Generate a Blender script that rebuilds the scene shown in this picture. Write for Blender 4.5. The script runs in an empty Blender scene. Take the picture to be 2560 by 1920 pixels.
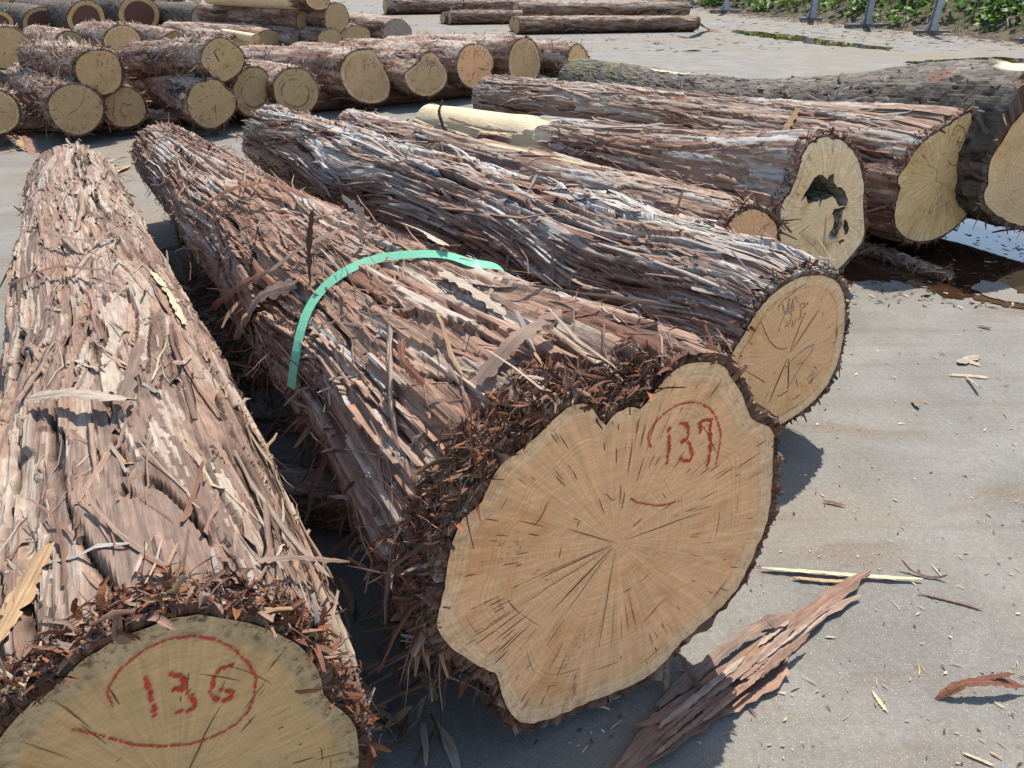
import bpy, math, random
import numpy as np
from mathutils import Matrix, Vector
from mathutils.geometry import delaunay_2d_cdt

# ------------------------------------------------------------------ camera, sky, sun, exposure
H, F, HZ = 1.5, 1900.0, -120.0          # eye height (m), focal length in photo pixels, horizon row
PITCH = math.atan((960 - HZ) / F)
CP, SP = math.cos(PITCH), math.sin(PITCH)
S = bpy.context.scene
C = S.collection
cam_d = bpy.data.cameras.new('camera'); cam = bpy.data.objects.new('camera', cam_d); C.objects.link(cam)
cam.location = (0, 0, H); cam.rotation_euler = (math.pi / 2 - PITCH, 0, 0)
cam_d.sensor_width = 36; cam_d.lens = 36 * F / 2560; cam_d.clip_end = 2000; cam_d.clip_start = .02
S.camera = cam
SUN_FROM = Vector((.20, .50, 1.0)).normalized()
SUN_EL = math.asin(SUN_FROM.z); SUN_AZ = math.atan2(SUN_FROM.x, SUN_FROM.y)
W = bpy.data.worlds.new('World'); S.world = W; W.use_nodes = True
wn = W.node_tree; bg = wn.nodes['Background']
sky = wn.nodes.new('ShaderNodeTexSky'); sky.sky_type = 'NISHITA'; sky.sun_disc = False
sky.sun_elevation = SUN_EL; sky.sun_rotation = SUN_AZ; sky.air_density = 1.2; sky.dust_density = .7
wn.links.new(sky.outputs[0], bg.inputs[0]); bg.inputs[1].default_value = .145
sl = bpy.data.lights.new('sun', 'SUN'); sl.energy = 4.6; sl.angle = math.radians(.5); sl.color = (1, .945, .85)
so = bpy.data.objects.new('sun', sl); C.objects.link(so)
so.rotation_euler = (-SUN_FROM).to_track_quat('-Z', 'Y').to_euler()
S.view_settings.view_transform = 'Standard'; S.view_settings.look = 'None'; S.view_settings.exposure = 0.60
S.view_settings.gamma = 1
S.render.engine = 'CYCLES'
S.render.resolution_x, S.render.resolution_y = 1024, 768

# ------------------------------------------------------------------ helpers
CAMP = np.array([0, 0, H])
def ray(u, v):
    x = (u - 1280) / F; y = (960 - v) / F
    return np.array([x, CP + y * SP, -SP + y * CP])
def at(u, v, z=0.):                       # photo pixel -> point at height z
    d = ray(u, v); return CAMP + (z - H) / d[2] * d
def on_plane(u, v, p, n):
    d = ray(u, v); return CAMP + np.dot(p - CAMP, n) / np.dot(d, n) * d
def proj(p):
    q = np.asarray(p) - CAMP; dep = q[1] * CP - q[2] * SP; up = q[1] * SP + q[2] * CP
    return 1280 + F * q[0] / dep, 960 - F * up / dep
def px(off, s, pts): return [(off[0] + s * x, off[1] + s * y) for x, y in pts]
def sm(a, b, x):
    t = np.clip((x - a) / (b - a), 0, 1); return t * t * (3 - 2 * t)
_tabs = {}
def vn(u, v, nu, seed=0):                 # value noise, periodic in u (0..1, nu cells), v in cells
    nu = max(2, int(nu))
    key = (nu, seed)
    if key not in _tabs: _tabs[key] = np.random.default_rng(seed * 7919 + nu).random((nu, 512))
    T = _tabs[key]
    a = u * nu; i = np.floor(a).astype(int); f = a - i; i0 = i % nu; i1 = (i + 1) % nu
    j = np.floor(v).astype(int); g = v - j; j0 = j % 512; j1 = (j + 1) % 512
    f = f * f * (3 - 2 * f); g = g * g * (3 - 2 * g)
    return (T[i0, j0] * (1 - f) + T[i1, j0] * f) * (1 - g) + (T[i0, j1] * (1 - f) + T[i1, j1] * f) * g
def nrmz(v): return v / np.maximum(np.linalg.norm(v, axis=-1, keepdims=True), 1e-9)

def new_obj(name, me, mat=None, parent=None, kind=None, mw=None):
    o = bpy.data.objects.new(name, me); C.objects.link(o)
    if me is not None and mat is not None and not me.materials: me.materials.append(mat)
    if parent is not None: o.parent = parent
    if mw is not None: o.matrix_world = mw
    if kind: o['kind'] = kind
    return o
def mesh(name, V, Q, col=None, uv=None, smooth=True):
    """V (n,3), Q (m,3|4) ints or list of such arrays; col (n,3); uv (n,2)"""
    if not isinstance(Q, list): Q = [Q]
    Q = [np.asarray(q, dtype=np.int32) for q in Q if len(q)]
    me = bpy.data.meshes.new(name)
    V = np.asarray(V, dtype=np.float32)
    loops = np.concatenate([q.ravel() for q in Q])
    tot = np.concatenate([np.full(len(q), q.shape[1], np.int32) for q in Q])
    start = np.concatenate([[0], np.cumsum(tot)[:-1]]).astype(np.int32)
    me.vertices.add(len(V)); me.vertices.foreach_set('co', V.ravel())
    me.loops.add(len(loops)); me.loops.foreach_set('vertex_index', loops)
    me.polygons.add(len(tot)); me.polygons.foreach_set('loop_start', start); me.polygons.foreach_set('loop_total', tot)
    me.polygons.foreach_set('use_smooth', np.full(len(tot), smooth))
    if uv is not None:
        l = me.uv_layers.new(name='UVMap'); l.data.foreach_set('uv', np.asarray(uv, np.float32)[loops].ravel())
    if col is not None:
        a = me.color_attributes.new('Col', 'FLOAT_COLOR', 'POINT')
        a.data.foreach_set('color', np.concatenate([col, np.ones((len(col), 1))], 1).astype(np.float32).ravel())
    me.update(calc_edges=True); me.validate()
    return me
def tag(o, label, cat, group=None, kind=None):
    if label: o['label'] = label
    if cat: o['category'] = cat
    if group: o['group'] = group
    if kind: o['kind'] = kind
    return o
def empty(name, loc, rz=0.):
    o = bpy.data.objects.new(name, None); C.objects.link(o); o.empty_display_size = .1
    o.matrix_world = Matrix.Translation(Vector(loc)) @ Matrix.Rotation(rz, 4, 'Z'); return o

# ------------------------------------------------------------------ materials
class N:
    def __init__(s, name):
        s.m = bpy.data.materials.new(name); s.m.use_nodes = True; s.t = s.m.node_tree
        s.b = s.t.nodes['Principled BSDF']
    def n(s, ty, **kw):
        x = s.t.nodes.new(ty)
        for k, v in kw.items(): setattr(x, k, v)
        return x
    def l(s, a, b): s.t.links.new(a, b)
    def put(s, sock, v):
        if hasattr(v, 'is_output'): s.l(v, sock)
        elif isinstance(v, (tuple, list)): sock.default_value = tuple(v) + ((1,) if len(v) == 3 and len(sock.default_value) == 4 else ())
        else: sock.default_value = v
    def math(s, op, a, b=0., c=None):
        x = s.n('ShaderNodeMath', operation=op); s.put(x.inputs[0], a); s.put(x.inputs[1], b)
        if c is not None: s.put(x.inputs[2], c)
        return x.outputs[0]
    def mix(s, f, a, b, mode='MIX'):
        x = s.n('ShaderNodeMix', data_type='RGBA', blend_type=mode); x.clamp_factor = True
        s.put(x.inputs[0], f); s.put(x.inputs[6], a); s.put(x.inputs[7], b); return x.outputs[2]
    def noise(s, vec, scale=5., detail=4., rough=.55, dist=0.):
        x = s.n('ShaderNodeTexNoise'); s.l(vec, x.inputs['Vector'])
        x.inputs['Scale'].default_value = scale; x.inputs['Detail'].default_value = detail
        x.inputs['Roughness'].default_value = rough; x.inputs['Distortion'].default_value = dist; return x.outputs[0]
    def map(s, vec, sc=(1, 1, 1), rot=(0, 0, 0)):
        x = s.n('ShaderNodeMapping'); s.l(vec, x.inputs[0]); x.inputs['Scale'].default_value = sc; x.inputs['Rotation'].default_value = rot
        return x.outputs[0]
    def rng(s, v, a, b, c=0., d=1., smooth=True):
        x = s.n('ShaderNodeMapRange', interpolation_type='SMOOTHSTEP' if smooth else 'LINEAR'); s.put(x.inputs[0], v)
        for i, q in enumerate((a, b, c, d)): s.put(x.inputs[1 + i], q)
        return x.outputs[0]
    def bump(s, h, strength=.5, dist=.01):
        x = s.n('ShaderNodeBump'); s.l(h, x.inputs['Height']); x.inputs['Strength'].default_value = strength
        x.inputs['Distance'].default_value = dist; s.l(x.outputs[0], s.b.inputs['Normal']); return x
    def base(s, c, rough=.8, spec=.3):
        s.put(s.b.inputs['Base Color'], c); s.put(s.b.inputs['Roughness'], rough); s.b.inputs['Specular IOR Level'].default_value = spec
    def coord(s, k): return s.n('ShaderNodeTexCoord').outputs[k]

def bark_material(name, bump=.6, sc=1.):
    n = N(name); uv = n.coord('UV')
    col = n.n('ShaderNodeVertexColor', layer_name='Col').outputs[0]
    f1 = n.noise(n.map(uv, (9 * sc, 170 * sc, 1)), 1, 5, .65, .4)
    f2 = n.noise(n.map(uv, (22 * sc, 60 * sc, 1)), 1, 4, .6, .3)
    f3 = n.noise(n.map(uv, (60 * sc, 420 * sc, 1)), 1, 2, .6)
    k = n.rng(f1, .25, .75, .55, 1.38, False)
    k2 = n.rng(f2, .3, .7, .78, 1.2, False)
    kk = n.math('MULTIPLY', k, k2)
    c = n.mix(1., col, n.n('ShaderNodeCombineColor').outputs[0], 'MULTIPLY')
    cc = c.node
    comb = cc.inputs[7].links[0].from_node
    for i in range(3): n.l(kk, comb.inputs[i])
    red = n.rng(f2, .55, .8, 0, .45)
    c2 = n.mix(red, c, (.17, .075, .045))
    n.base(c2, .85, .25)
    h = n.math('ADD', n.math('MULTIPLY', f1, .7), n.math('ADD', n.math('MULTIPLY', f2, .5), n.math('MULTIPLY', f3, .25)))
    n.bump(h, bump, .008)
    return n.m
M_BARK = bark_material('fibrous_bark')
M_STRIP = bark_material('bark_fibre', .55)

def wood_material(name, heart, sap, sapw=.1, inner=None, inner_r=.7, ring=.1, nring=60., green=0., dirt=.25, ray_k=.25, band=None):
    n = N(name); uvn = n.n('ShaderNodeSeparateXYZ'); n.l(n.coord('UV'), uvn.inputs[0])
    ob = n.coord('Object'); rr, th = uvn.outputs[0], uvn.outputs[1]
    a = n.math('MULTIPLY', th, 2 * math.pi)
    cx = n.math('COSINE', a); sx = n.math('SINE', a)
    v = n.n('ShaderNodeCombineXYZ')
    n.l(n.math('MULTIPLY', cx, 22), v.inputs[0]); n.l(n.math('MULTIPLY', sx, 22), v.inputs[1]); n.l(n.math('MULTIPLY', rr, 2.5), v.inputs[2])
    rays = n.noise(v.outputs[0], 1, 5, .7)
    blot = n.noise(ob, 4.5, 6, .62, .6)
    blot2 = n.noise(n.map(ob, (1, 1, 1), (.3, 0, 0)), 13, 4, .6)
    w = n.math('ADD', rr, n.math('MULTIPLY', n.math('SUBTRACT', blot, .5), .1))
    ringn = n.noise(n.map(n.n('ShaderNodeCombineXYZ').outputs[0]), 1, 2)     # 1-D ring rhythm
    cmb = ringn.node.inputs['Vector'].links[0].from_node.inputs[0].links[0].from_node
    n.l(n.math('MULTIPLY', w, nring), cmb.inputs[0])
    c = n.mix(n.rng(w, 1 - sapw - .03, 1 - sapw + .02), heart, sap)
    if inner:
        c = n.mix(n.rng(w, inner_r + .02, inner_r - .05), c, inner)
        c = n.mix(n.math('MULTIPLY', n.rng(ringn, .35, .65), .5), c, n.mix(1., c, (.55, .5, .5), 'MULTIPLY'))
    if band:
        for r0, wd, col_, st in band:
            f = n.math('MULTIPLY', n.rng(n.math('ABSOLUTE', n.math('SUBTRACT', w, r0)), wd, 0), n.math('MULTIPLY', n.rng(blot, .4, .6), st))
            c = n.mix(f, c, col_)
    c = n.mix(n.math('MULTIPLY', n.rng(blot, .50, .70), .85), c, n.mix(1., c, (.88, .74, .58), 'MULTIPLY'))
    c = n.mix(n.math('MULTIPLY', n.rng(blot2, .5, .8), .4), c, n.mix(1., c, (1.22, 1.25, 1.3), 'MULTIPLY'))
    rk = n.rng(rays, .3, .7, 1 - ray_k, 1 + ray_k * .8, False)
    rk2 = n.rng(ringn, .3, .7, 1 - ring, 1 + ring * .6, False)
    saw = n.noise(n.map(ob, (1, 9, 120), (.5, 0, 0)), 1, 4, .6)
    kk = n.math('MULTIPLY', n.math('MULTIPLY', rk, rk2), n.rng(saw, .3, .7, .9, 1.1, False))
    cb = n.n('ShaderNodeCombineColor')
    for i in range(3): n.l(kk, cb.inputs[i])
    c = n.mix(1., c, cb.outputs[0], 'MULTIPLY')
    if green: c = n.mix(n.math('MULTIPLY', n.rng(blot, .35, .62), green), c, (.30, .25, .10))
    spots = n.math('MULTIPLY', n.rng(n.noise(ob, 3.2, 3, .6), .56, .72), n.rng(n.noise(ob, 90, 3, .7), .5, .7))
    edge = n.math('MULTIPLY', n.rng(w, .8, 1.), n.rng(n.noise(ob, 70, 3, .7), .45, .7))
    c = n.mix(n.math('MULTIPLY', n.math('MAXIMUM', spots, n.math('MULTIPLY', edge, .6)), dirt * 2), c, (.075, .055, .035))
    n.base(c, .75, .3)
    n.bump(n.math('ADD', n.math('MULTIPLY', saw, .6), n.math('ADD', n.math('MULTIPLY', rays, .4), n.math('MULTIPLY', ringn, .3))), .35, .004)
    return n.m
def flat_material(name, c, rough=.8, var=.25, sc=40., spec=.3):
    n = N(name); f = n.noise(n.coord('Object'), sc, 4, .6)
    n.base(n.mix(n.rng(f, .3, .7), tuple(x * (1 - var) for x in c), tuple(min(1, x * (1 + var)) for x in c)), rough, spec)
    n.bump(f, .2, .003); return n.m

WOOD = dict(
    tan=wood_material('cut_wood_tan', (.89, .485, .24), (.89, .55, .305), .09, ring=.20, nring=75, dirt=.3, ray_k=.22),
    stained=wood_material('cut_wood_stained', (.64, .385, .175), (.54, .37, .20), .12, ring=.10, nring=70, dirt=.75, ray_k=.2, green=.12),
    honey=wood_material('cut_wood_honey', (.85, .485, .235), (.86, .565, .325), .1, ring=.16, nring=60, dirt=.2, ray_k=.2, band=[(.86, .03, (.40, .25, .11), .8)]),
    cream=wood_material('cut_wood_cream', (.88, .61, .34), (.90, .67, .41), .14, ring=.06, nring=40, dirt=.12, ray_k=.3, band=[(.5, .12, (.60, .36, .16), .7), (.9, .03, (.5, .36, .2), .7)]),
    gold=wood_material('cut_wood_gold', (.78, .50, .23), (.80, .54, .27), .08, ring=.06, nring=40, dirt=.15, ray_k=.42, green=.15),
    ringed=wood_material('cut_wood_ringed', (.76, .50, .26), (.82, .54, .28), .12, ring=.55, nring=95, dirt=.15, ray_k=.12),
    yellow=wood_material('cut_wood_yellow', (.57, .36, .18), (.60, .39, .205), .1, ring=.16, nring=50, dirt=.2, ray_k=.3, green=.3),
    sapring=wood_material('cut_wood_sapring', (.62, .39, .20), (.74, .49, .28), .13, ring=.14, nring=50, dirt=.2, ray_k=.3, green=.2, band=[(.85, .03, (.34, .22, .08), .8)]),
    dull=wood_material('cut_wood_dull', (.47, .31, .155), (.50, .34, .18), .1, ring=.14, nring=40, dirt=.35, ray_k=.3),
    dark_ring=wood_material('cut_wood_dark_ring', (.48, .33, .165), (.51, .36, .18), .1, ring=.2, nring=40, dirt=.35, ray_k=.28, band=[(.62, .07, (.13, .10, .06), 1.3), (.78, .03, (.16, .12, .07), 1.)]),
    grey=wood_material('cut_wood_grey', (.33, .26, .20), (.36, .285, .22), .1, ring=.12, nring=40, dirt=.3, ray_k=.3),
    red=wood_material('cut_wood_red_heart', (.62, .41, .18), (.66, .43, .19), .1, inner=(.15, .062, .045), inner_r=.78, ring=.14, nring=40, dirt=.3, ray_k=.2),
)
M_CRACK = flat_material('crack_dark', (.15, .072, .030), .95, .3, 60)
M_CHALK = flat_material('red_chalk', (.55, .06, .035), .9, .25, 120)
M_CHALK_D = flat_material('faded_marker', (.24, .07, .035), .9, .25, 120)
M_CHALK_B = flat_material('blue_chalk', (.16, .20, .24), .9, .25, 120)
M_CHALK_Y = flat_material('yellow_chalk', (.50, .52, .08), .9, .25, 120)
M_CHALK_W = flat_material('white_chalk', (.55, .55, .48), .9, .2, 120)
M_CHALK_P = flat_material('pink_spray', (.60, .22, .17), .9, .25, 60)
M_ROT2 = flat_material('soft_rotten_wood', (.26, .21, .15), .95, .7, 30)
M_ROT = flat_material('rotten_hollow_wood', (.20, .165, .125), .95, .75, 25)

# ------------------------------------------------------------------ palette of bark colours
GREY = np.array((.375, .355, .33)); PALE = np.array((.405, .320, .250)); PINK = np.array((.275, .166, .115)); RED = np.array((.18, .076, .046))
BROWN = np.array((.112, .064, .044)); DARK = np.array((.040, .025, .018)); TAN = np.array((.42, .265, .14)); CREAM = np.array((.68, .55, .35))
RUST = np.array((.22, .082, .036)); MAUVE = np.array((.215, .145, .110)); SLATE = np.array((.13, .108, .086)); MOSS = np.array((.18, .17, .085))
def grad(t, cols):
    cols = np.array(cols); t = np.clip(t, 0, .9999) * (len(cols) - 1); i = t.astype(int); f = (t - i)[..., None]
    return cols[i] * (1 - f) + cols[i + 1] * f

# ------------------------------------------------------------------ ribbons (bark strips, fibres, litter)
def ribbon_mesh(P, Nn, Sd, w, col, curl=.25, thick=0., uvs=None, rs=None, rag=2.2):
    """P,Nn,Sd (n,k,3) centre line, normal, side; w (n,k) half widths; col (n,k,3) or (n,3)"""
    n, k, _ = P.shape
    if col.ndim == 2: col = np.repeat(col[:, None], k, 1)
    a = P - Sd * w[..., None] - Nn * (w * curl)[..., None]
    b = P.copy()
    c = P + Sd * w[..., None] - Nn * (w * curl)[..., None]
    if rag:
        r_ = rs or np.random.default_rng(9); T_ = nrmz(np.gradient(P, axis=1))
        for row in (a, b, c):
            row[:, 0] -= T_[:, 0] * (w[:, 1:2] * rag * r_.random((n, 1))); row[:, -1] += T_[:, -1] * (w[:, -2:-1] * rag * r_.random((n, 1)))
    rows = [a, b, c]
    if thick: rows.append(P - Nn * (w * curl + thick)[..., None])
    m = len(rows)
    V = np.stack(rows, 2).reshape(-1, 3)
    idx = np.arange(n * k * m).reshape(n, k, m)
    Q = []
    prs = [(0, 1), (1, 2)] + ([(2, 3), (3, 0)] if thick else [])
    for i, j in prs:
        Q.append(np.stack([idx[:, :-1, i], idx[:, :-1, j], idx[:, 1:, j], idx[:, 1:, i]], -1).reshape(-1, 4))
    colv = np.repeat(col[:, :, None], m, 2).reshape(-1, 3)
    seg = np.concatenate([np.zeros((n, 1)), np.cumsum(np.linalg.norm(np.diff(P, axis=1), axis=2), 1)], 1)
    rs = rs or np.random.default_rng(5)
    off = rs.random((n, 1, 2)) * 20
    u = seg[..., None] + np.zeros((1, 1, m)) + off[..., :1]
    vv = np.stack([-w, 0 * w, w] + ([0 * w] if thick else []), 2) + off[..., 1:]
    return V, np.concatenate(Q), colv, np.stack([u, vv], -1).reshape(-1, 2)
def free_ribbons(rs, P0, D, Bend, ln, wd, col, k=6, roll=None, taper=(.5, .35), wob=.12):
    """ribbons that leave P0 along D and bend by Bend (all (n,3)); ln, wd (n,)"""
    n = len(P0); t = np.linspace(0, 1, k)[None, :, None]
    L3 = ln[:, None, None]
    P = P0[:, None] + D[:, None] * t * L3 + Bend[:, None] * (t ** 2) * L3
    P += (rs.random((n, k, 3)) - .5) * wob * L3 * t * .5
    T = np.gradient(P, axis=1); T = nrmz(T)
    r = nrmz(rs.normal(size=(n, 3)) if roll is None else roll)[:, None]
    Sd = nrmz(np.cross(T, r + 0 * T)); Nn = np.cross(Sd, T)
    tt = t[..., 0]
    w = wd[:, None] * (np.minimum(1, taper[0] + (1 - taper[0]) * tt * 4) * np.minimum(1, taper[1] + (1 - taper[1]) * (1 - tt) * 2.2)) * (.75 + .5 * rs.random((n, k))) * .5
    return P, Nn, Sd, w, col
def pick(rs, n, cols, wts, jit=.22):
    wts = np.array(wts, float); i = rs.choice(len(cols), n, p=wts / wts.sum())
    return np.array(cols)[i] * (1 + (rs.random((n, 1)) - .5) * 2 * jit)

# ------------------------------------------------------------------ log builder
def poly_radius(pts, c, th):
    """radius of star-shaped polygon pts (n,2) round c at the angles th"""
    d = pts - c; a = np.arctan2(d[:, 1], d[:, 0]); r = np.hypot(d[:, 0], d[:, 1])
    o = np.argsort(a); a = a[o]; r = r[o]
    return np.interp((th + np.pi) % (2 * np.pi) - np.pi, np.r_[a[-1] - 2 * np.pi, a, a[0] + 2 * np.pi], np.r_[r[-1], r, r[0]])
def ell(cx, cy, rx, ry=None, n=16, jit=.05, seed=1):
    ry = ry or rx; rs = np.random.default_rng(seed)
    ph = rs.random(3) * 6.28
    out = []
    for i in range(n):
        a = 2 * math.pi * i / n
        k = 1 + jit * (math.sin(2 * a + ph[0]) + .7 * math.sin(3 * a + ph[1]) + .5 * math.sin(5 * a + ph[2]))
        out.append((cx + rx * k * math.cos(a), cy + ry * k * math.sin(a)))
    return out
STY = dict(
    shag=dict(amp=.030, pl=.5, warp=.16, ragx=.16, layers=[(.075, 1.1, .72, .92), (.042, .75, .9, .64), (.022, .46, 1.05, .46), (.013, .26, 1.15, .26)], cols=[DARK, BROWN, RED, PINK * .85, PINK, PINK * 1.1, PALE, GREY], tone=.0, top=.08, topdir=1.6),
    flake=dict(amp=.026, pl=.5, warp=.12, ragx=.18, layers=[(.10, .95, .75, .95), (.055, .62, .9, .62), (.028, .40, 1.05, .42), (.015, .2, 1.15, .24)], cols=[DARK, BROWN, MAUVE * .85, MAUVE, PINK, PALE * .85, PALE * .9, PALE], tone=-.02, top=.05, topdir=1.6),
    ridge=dict(amp=.038, pl=.75, warp=.16, layers=[(.07, 1.1, .62, .95), (.036, .75, .9, .62), (.022, .50, 1.05, .5), (.016, .32, 1.12, .36)], cols=[DARK, RED * .8, RED, PINK, PINK * 1.15, PALE, GREY * 1.1, GREY * 1.3], tone=.0, top=.26, topdir=1.95, ragx=.05, soft=.30),
    plate=dict(amp=.020, pl=.65, warp=.08, layers=[(.09, .80, .75, .95), (.05, .5, .9, .6), (.024, .30, 1.05, .42), (.013, .16, 1.1, .2)], cols=[DARK, BROWN, RED, MAUVE, PINK, PALE, GREY], tone=.02, top=.20, topdir=1.7, ragx=.2),
    scaly=dict(amp=.012, pl=.07, warp=.03, layers=[(.04, .085, .8, .95), (.028, .06, 1., .55)], cols=[DARK * .8, SLATE * .5, SLATE * .75, SLATE, SLATE * 1.25, SLATE * 1.7], tone=.0, top=.18, topdir=1.6),
    rough=dict(amp=.016, pl=.4, warp=.06, layers=[(.08, .5, .75, .95), (.04, .3, 1., .6)], cols=[DARK, BROWN, RED, MAUVE, PINK, PALE, PALE * 1.05], tone=.0, top=.28, topdir=1.6),
    dark=dict(amp=.010, pl=.10, warp=.03, layers=[(.04, .10, .8, .95), (.03, .07, 1., .5)], cols=[DARK, SLATE * .5, SLATE * .8, SLATE, MAUVE * .8], tone=0., top=.2, topdir=1.6),
    brown=dict(amp=.010, pl=.35, warp=.05, layers=[(.07, .5, .75, .95), (.04, .25, 1., .5)], cols=[DARK, BROWN, BROWN, RED, MAUVE, PINK, PALE, PALE], tone=-.02, top=.38, topdir=1.6),
)
def cells(up, X, nc, ln, seed, presence, ragx, soft=.10):
    """bark laid in strips: nc columns round the log, broken along it; returns height, tone, variation, present"""
    rs = np.random.default_rng(seed * 31 + nc); A_ = rs.random(nc); B_ = .6 + .8 * rs.random(nc); T = rs.random((4, nc, 256))
    a = up * nc + .55 * (vn(up, X / .16 + 3, nc * 2, seed + 1) - .5) + .9 * (vn(up, X / .5 + 3, max(3, nc // 2), seed + 2) - .5)
    ci = np.floor(a).astype(int); fa = a - ci; ci %= nc
    b = X / ln * B_[ci] + A_[ci] * 50 + ragx * (vn(up, X / .03, nc * 5, seed + 3) - .5) + .5 * (vn(up, X / .2, nc * 2, seed + 4) - .5)
    bi = np.floor(b).astype(int); fb = b - bi; bi %= 256
    r = T[:, ci, bi]
    e = np.minimum(fa, 1 - fa); ac = sm(.0, soft, e); en = sm(0, .014, fb) * sm(0, .014, 1 - fb)
    curl = .35 * (r[1] - .35) * (1 - e * 2) ** 2
    h = .35 + .65 * r[0] + curl + (r[2] - .5) * 1.0 * (fb - .5) + .45 * np.maximum(0, np.abs(fb - .5) * 2 - .8) * (r[1] > .5)
    return h * ac * en, r[3], r[2], (np.modf(r[0] * 7.3 + r[1] * 3.1)[0] < presence) & (ac * en > .02)
class Log: pass
ALL = {}
def make_log(key, label, outline, bottom, zb, far=None, yaw=None, L=4.0, rfar=None, zfar=None, style='rough', wood='yellow', bt=.018,
             nth=96, nl=80, face_yaw=None, seed=1, knots=(), peel=None, strips=400, big=0, rim=150, lift=.12, slen=(.05, .16), swid=(.006, .02),
             pith=None, cracks=30, crack_w=.0022, group=None, blend=1.1, bend=(0, 0), name='log', cat='log', hole=None, marks=(), stripcols=None, maxang=.25,
             xr=(.0, 1.), rimlen=(.02, .06), visible=(-.7, 3.7), flare=0., crack_long=.35, lens=1., rmid=None, bulge=(), rim_fn=None, plane_of=None, hug=None, hang=0, hang_x=1.5, clus=0., crisp=False, collar=None):
    rs = np.random.default_rng(seed + 100)
    st = STY[style]
    p0 = at(*bottom, zb)
    if plane_of: p0 = on_plane(*bottom, ALL[plane_of].p0 + ALL[plane_of].nf * .03, ALL[plane_of].nf); zb = p0[2]
    if far is not None:
        fe = at(far[0], far[1], far[2]); a = fe - p0; a[2] = 0
        yaw_r = math.atan2(-a[0], a[1]); zfar = far[2]
    else: yaw_r = math.radians(yaw)
    fy = yaw_r if face_yaw is None else math.radians(face_yaw)
    nf = np.array([-math.sin(fy), math.cos(fy), 0])
    pts3 = np.array([on_plane(u, v, p0, nf) for u, v in outline])
    q = pts3; cen = (q.max(0) + q.min(0)) / 2
    X = np.array([-math.sin(yaw_r), math.cos(yaw_r), 0]); Z = np.array([0, 0, 1.]); Y = np.cross(Z, X)
    if far is not None:
        L = float(np.dot(fe - cen, X)); drift = float(np.dot(fe - cen, Y))
    else: drift = 0.
    loc = lambda P: np.stack([(P - cen) @ X, (P - cen) @ Y, (P - cen) @ Z], -1)
    lp = loc(pts3); tand = 0.
    if abs(fy - yaw_r) > 1e-4: tand = math.tan(fy - yaw_r)      # face x = tand * y (checked below)
    if tand:
        A_ = lp[:, 1]; tand = float((lp[:, 0] * A_).sum() / (A_ * A_).sum())
    pl2 = lp[:, 1:]
    lg = Log(); lg.cen = cen; lg.X, lg.Y, lg.Z = X, Y, Z; lg.L = L; lg.fy = fy
    root = empty(name, (cen[0], cen[1], max(0., zb)), yaw_r + math.pi / 2)
    mw = Matrix(((X[0], Y[0], 0, cen[0]), (X[1], Y[1], 0, cen[1]), (0, 0, 1, cen[2]), (0, 0, 0, 1)))
    tag(root, label, cat, group); lg.root = root; lg.mw = mw
    # ---- surface
    tq = np.linspace(0, 1, nth + 1)                                       # seam at the bottom, finest where the log is seen
    TH = np.interp(tq, [0, .05, .93, 1], [-.5 * np.pi, -.5 * np.pi + .62, 1.5 * np.pi - 1.0, 1.5 * np.pi])
    xs = L * (np.linspace(0, 1, nl) ** (1.45 if nl > 200 else 1.2))
    R0 = poly_radius(pl2, np.zeros(2), TH); rm = poly_radius(pl2, np.zeros(2), np.linspace(0, 6.283, 100)).mean()
    if rfar is None: rfar = rm * .82
    if zfar is None: zfar = max(rfar + .02, cen[2] - .5 * rm * .2)
    X2, T2 = np.meshgrid(xs, TH, indexing='ij')
    w = np.exp(-(X2 / blend) ** 1.3)
    Rl = (rmid or rm) * (1 - X2 / L) + rfar * X2 / L
    u = (T2 + .5 * np.pi) / (2 * np.pi)
    circ = 2 * np.pi * rm
    lump = 1 + .10 * (vn(u, X2 / .8 + seed, 5, seed) - .5) + .05 * (vn(u, X2 / .3 + seed, 9, seed + 1) - .5)
    Rw = (R0[None] * w + Rl * lump * (1 - w)) + flare * np.exp(-X2 / .35)
    for bx, bt_, sx_, st_, bh in bulge:
        dt = (T2 - bt_ + np.pi) % (2 * np.pi) - np.pi; Rw = Rw + bh * np.exp(-((X2 - bx) / sx_) ** 2 - (dt / st_) ** 2)
    up = u + (vn(u, X2 / .7, 7, seed + 3) - .5) * st['warp'] / circ
    hk = np.zeros_like(u); km = np.zeros_like(u)
    for kx, kt, ks in knots:
        dt = (T2 - kt + np.pi) % (2 * np.pi) - np.pi; dy = dt * Rl
        d2 = ((X2 - kx) / (2.3 * ks)) ** 2 + (dy / ks) ** 2
        g = np.exp(-d2)
        up -= np.sign(dy) * np.minimum(np.abs(dy), ks) * g * .55 / circ
        hk += ks * .26 * np.exp(-d2 * .8) - ks * .22 * np.exp(-d2 * 9) + .006 * vn(u, X2 / .012, 260, seed + 40) * np.exp(-d2 * 2)
        km = np.maximum(km, np.exp(-d2 * 6) * (.4 + .9 * vn(u, X2 / .02, 200, seed + 41)))
    n3 = vn(up, X2 / (st['pl'] * .2), circ / .011, seed + 8)
    best = np.full_like(u, -.15); ctone = np.zeros_like(u); cvar = np.zeros_like(u)
    for li_, (cw, cl_, hs, pr) in enumerate(st['layers']):
        hb, tb, vb, present = cells(up, X2, max(3, round(circ / cw)), cl_, seed + 17 * li_, pr, st.get('ragx', .35), st.get('soft', .10))
        hb = hb * hs; win = (hb > best) & present
        best = np.where(win, hb, best); ctone = np.where(win, tb, ctone); cvar = np.where(win, vb, cvar)
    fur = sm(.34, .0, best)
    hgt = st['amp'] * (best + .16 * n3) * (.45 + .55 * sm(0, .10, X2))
    pm = np.zeros_like(u)
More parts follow.
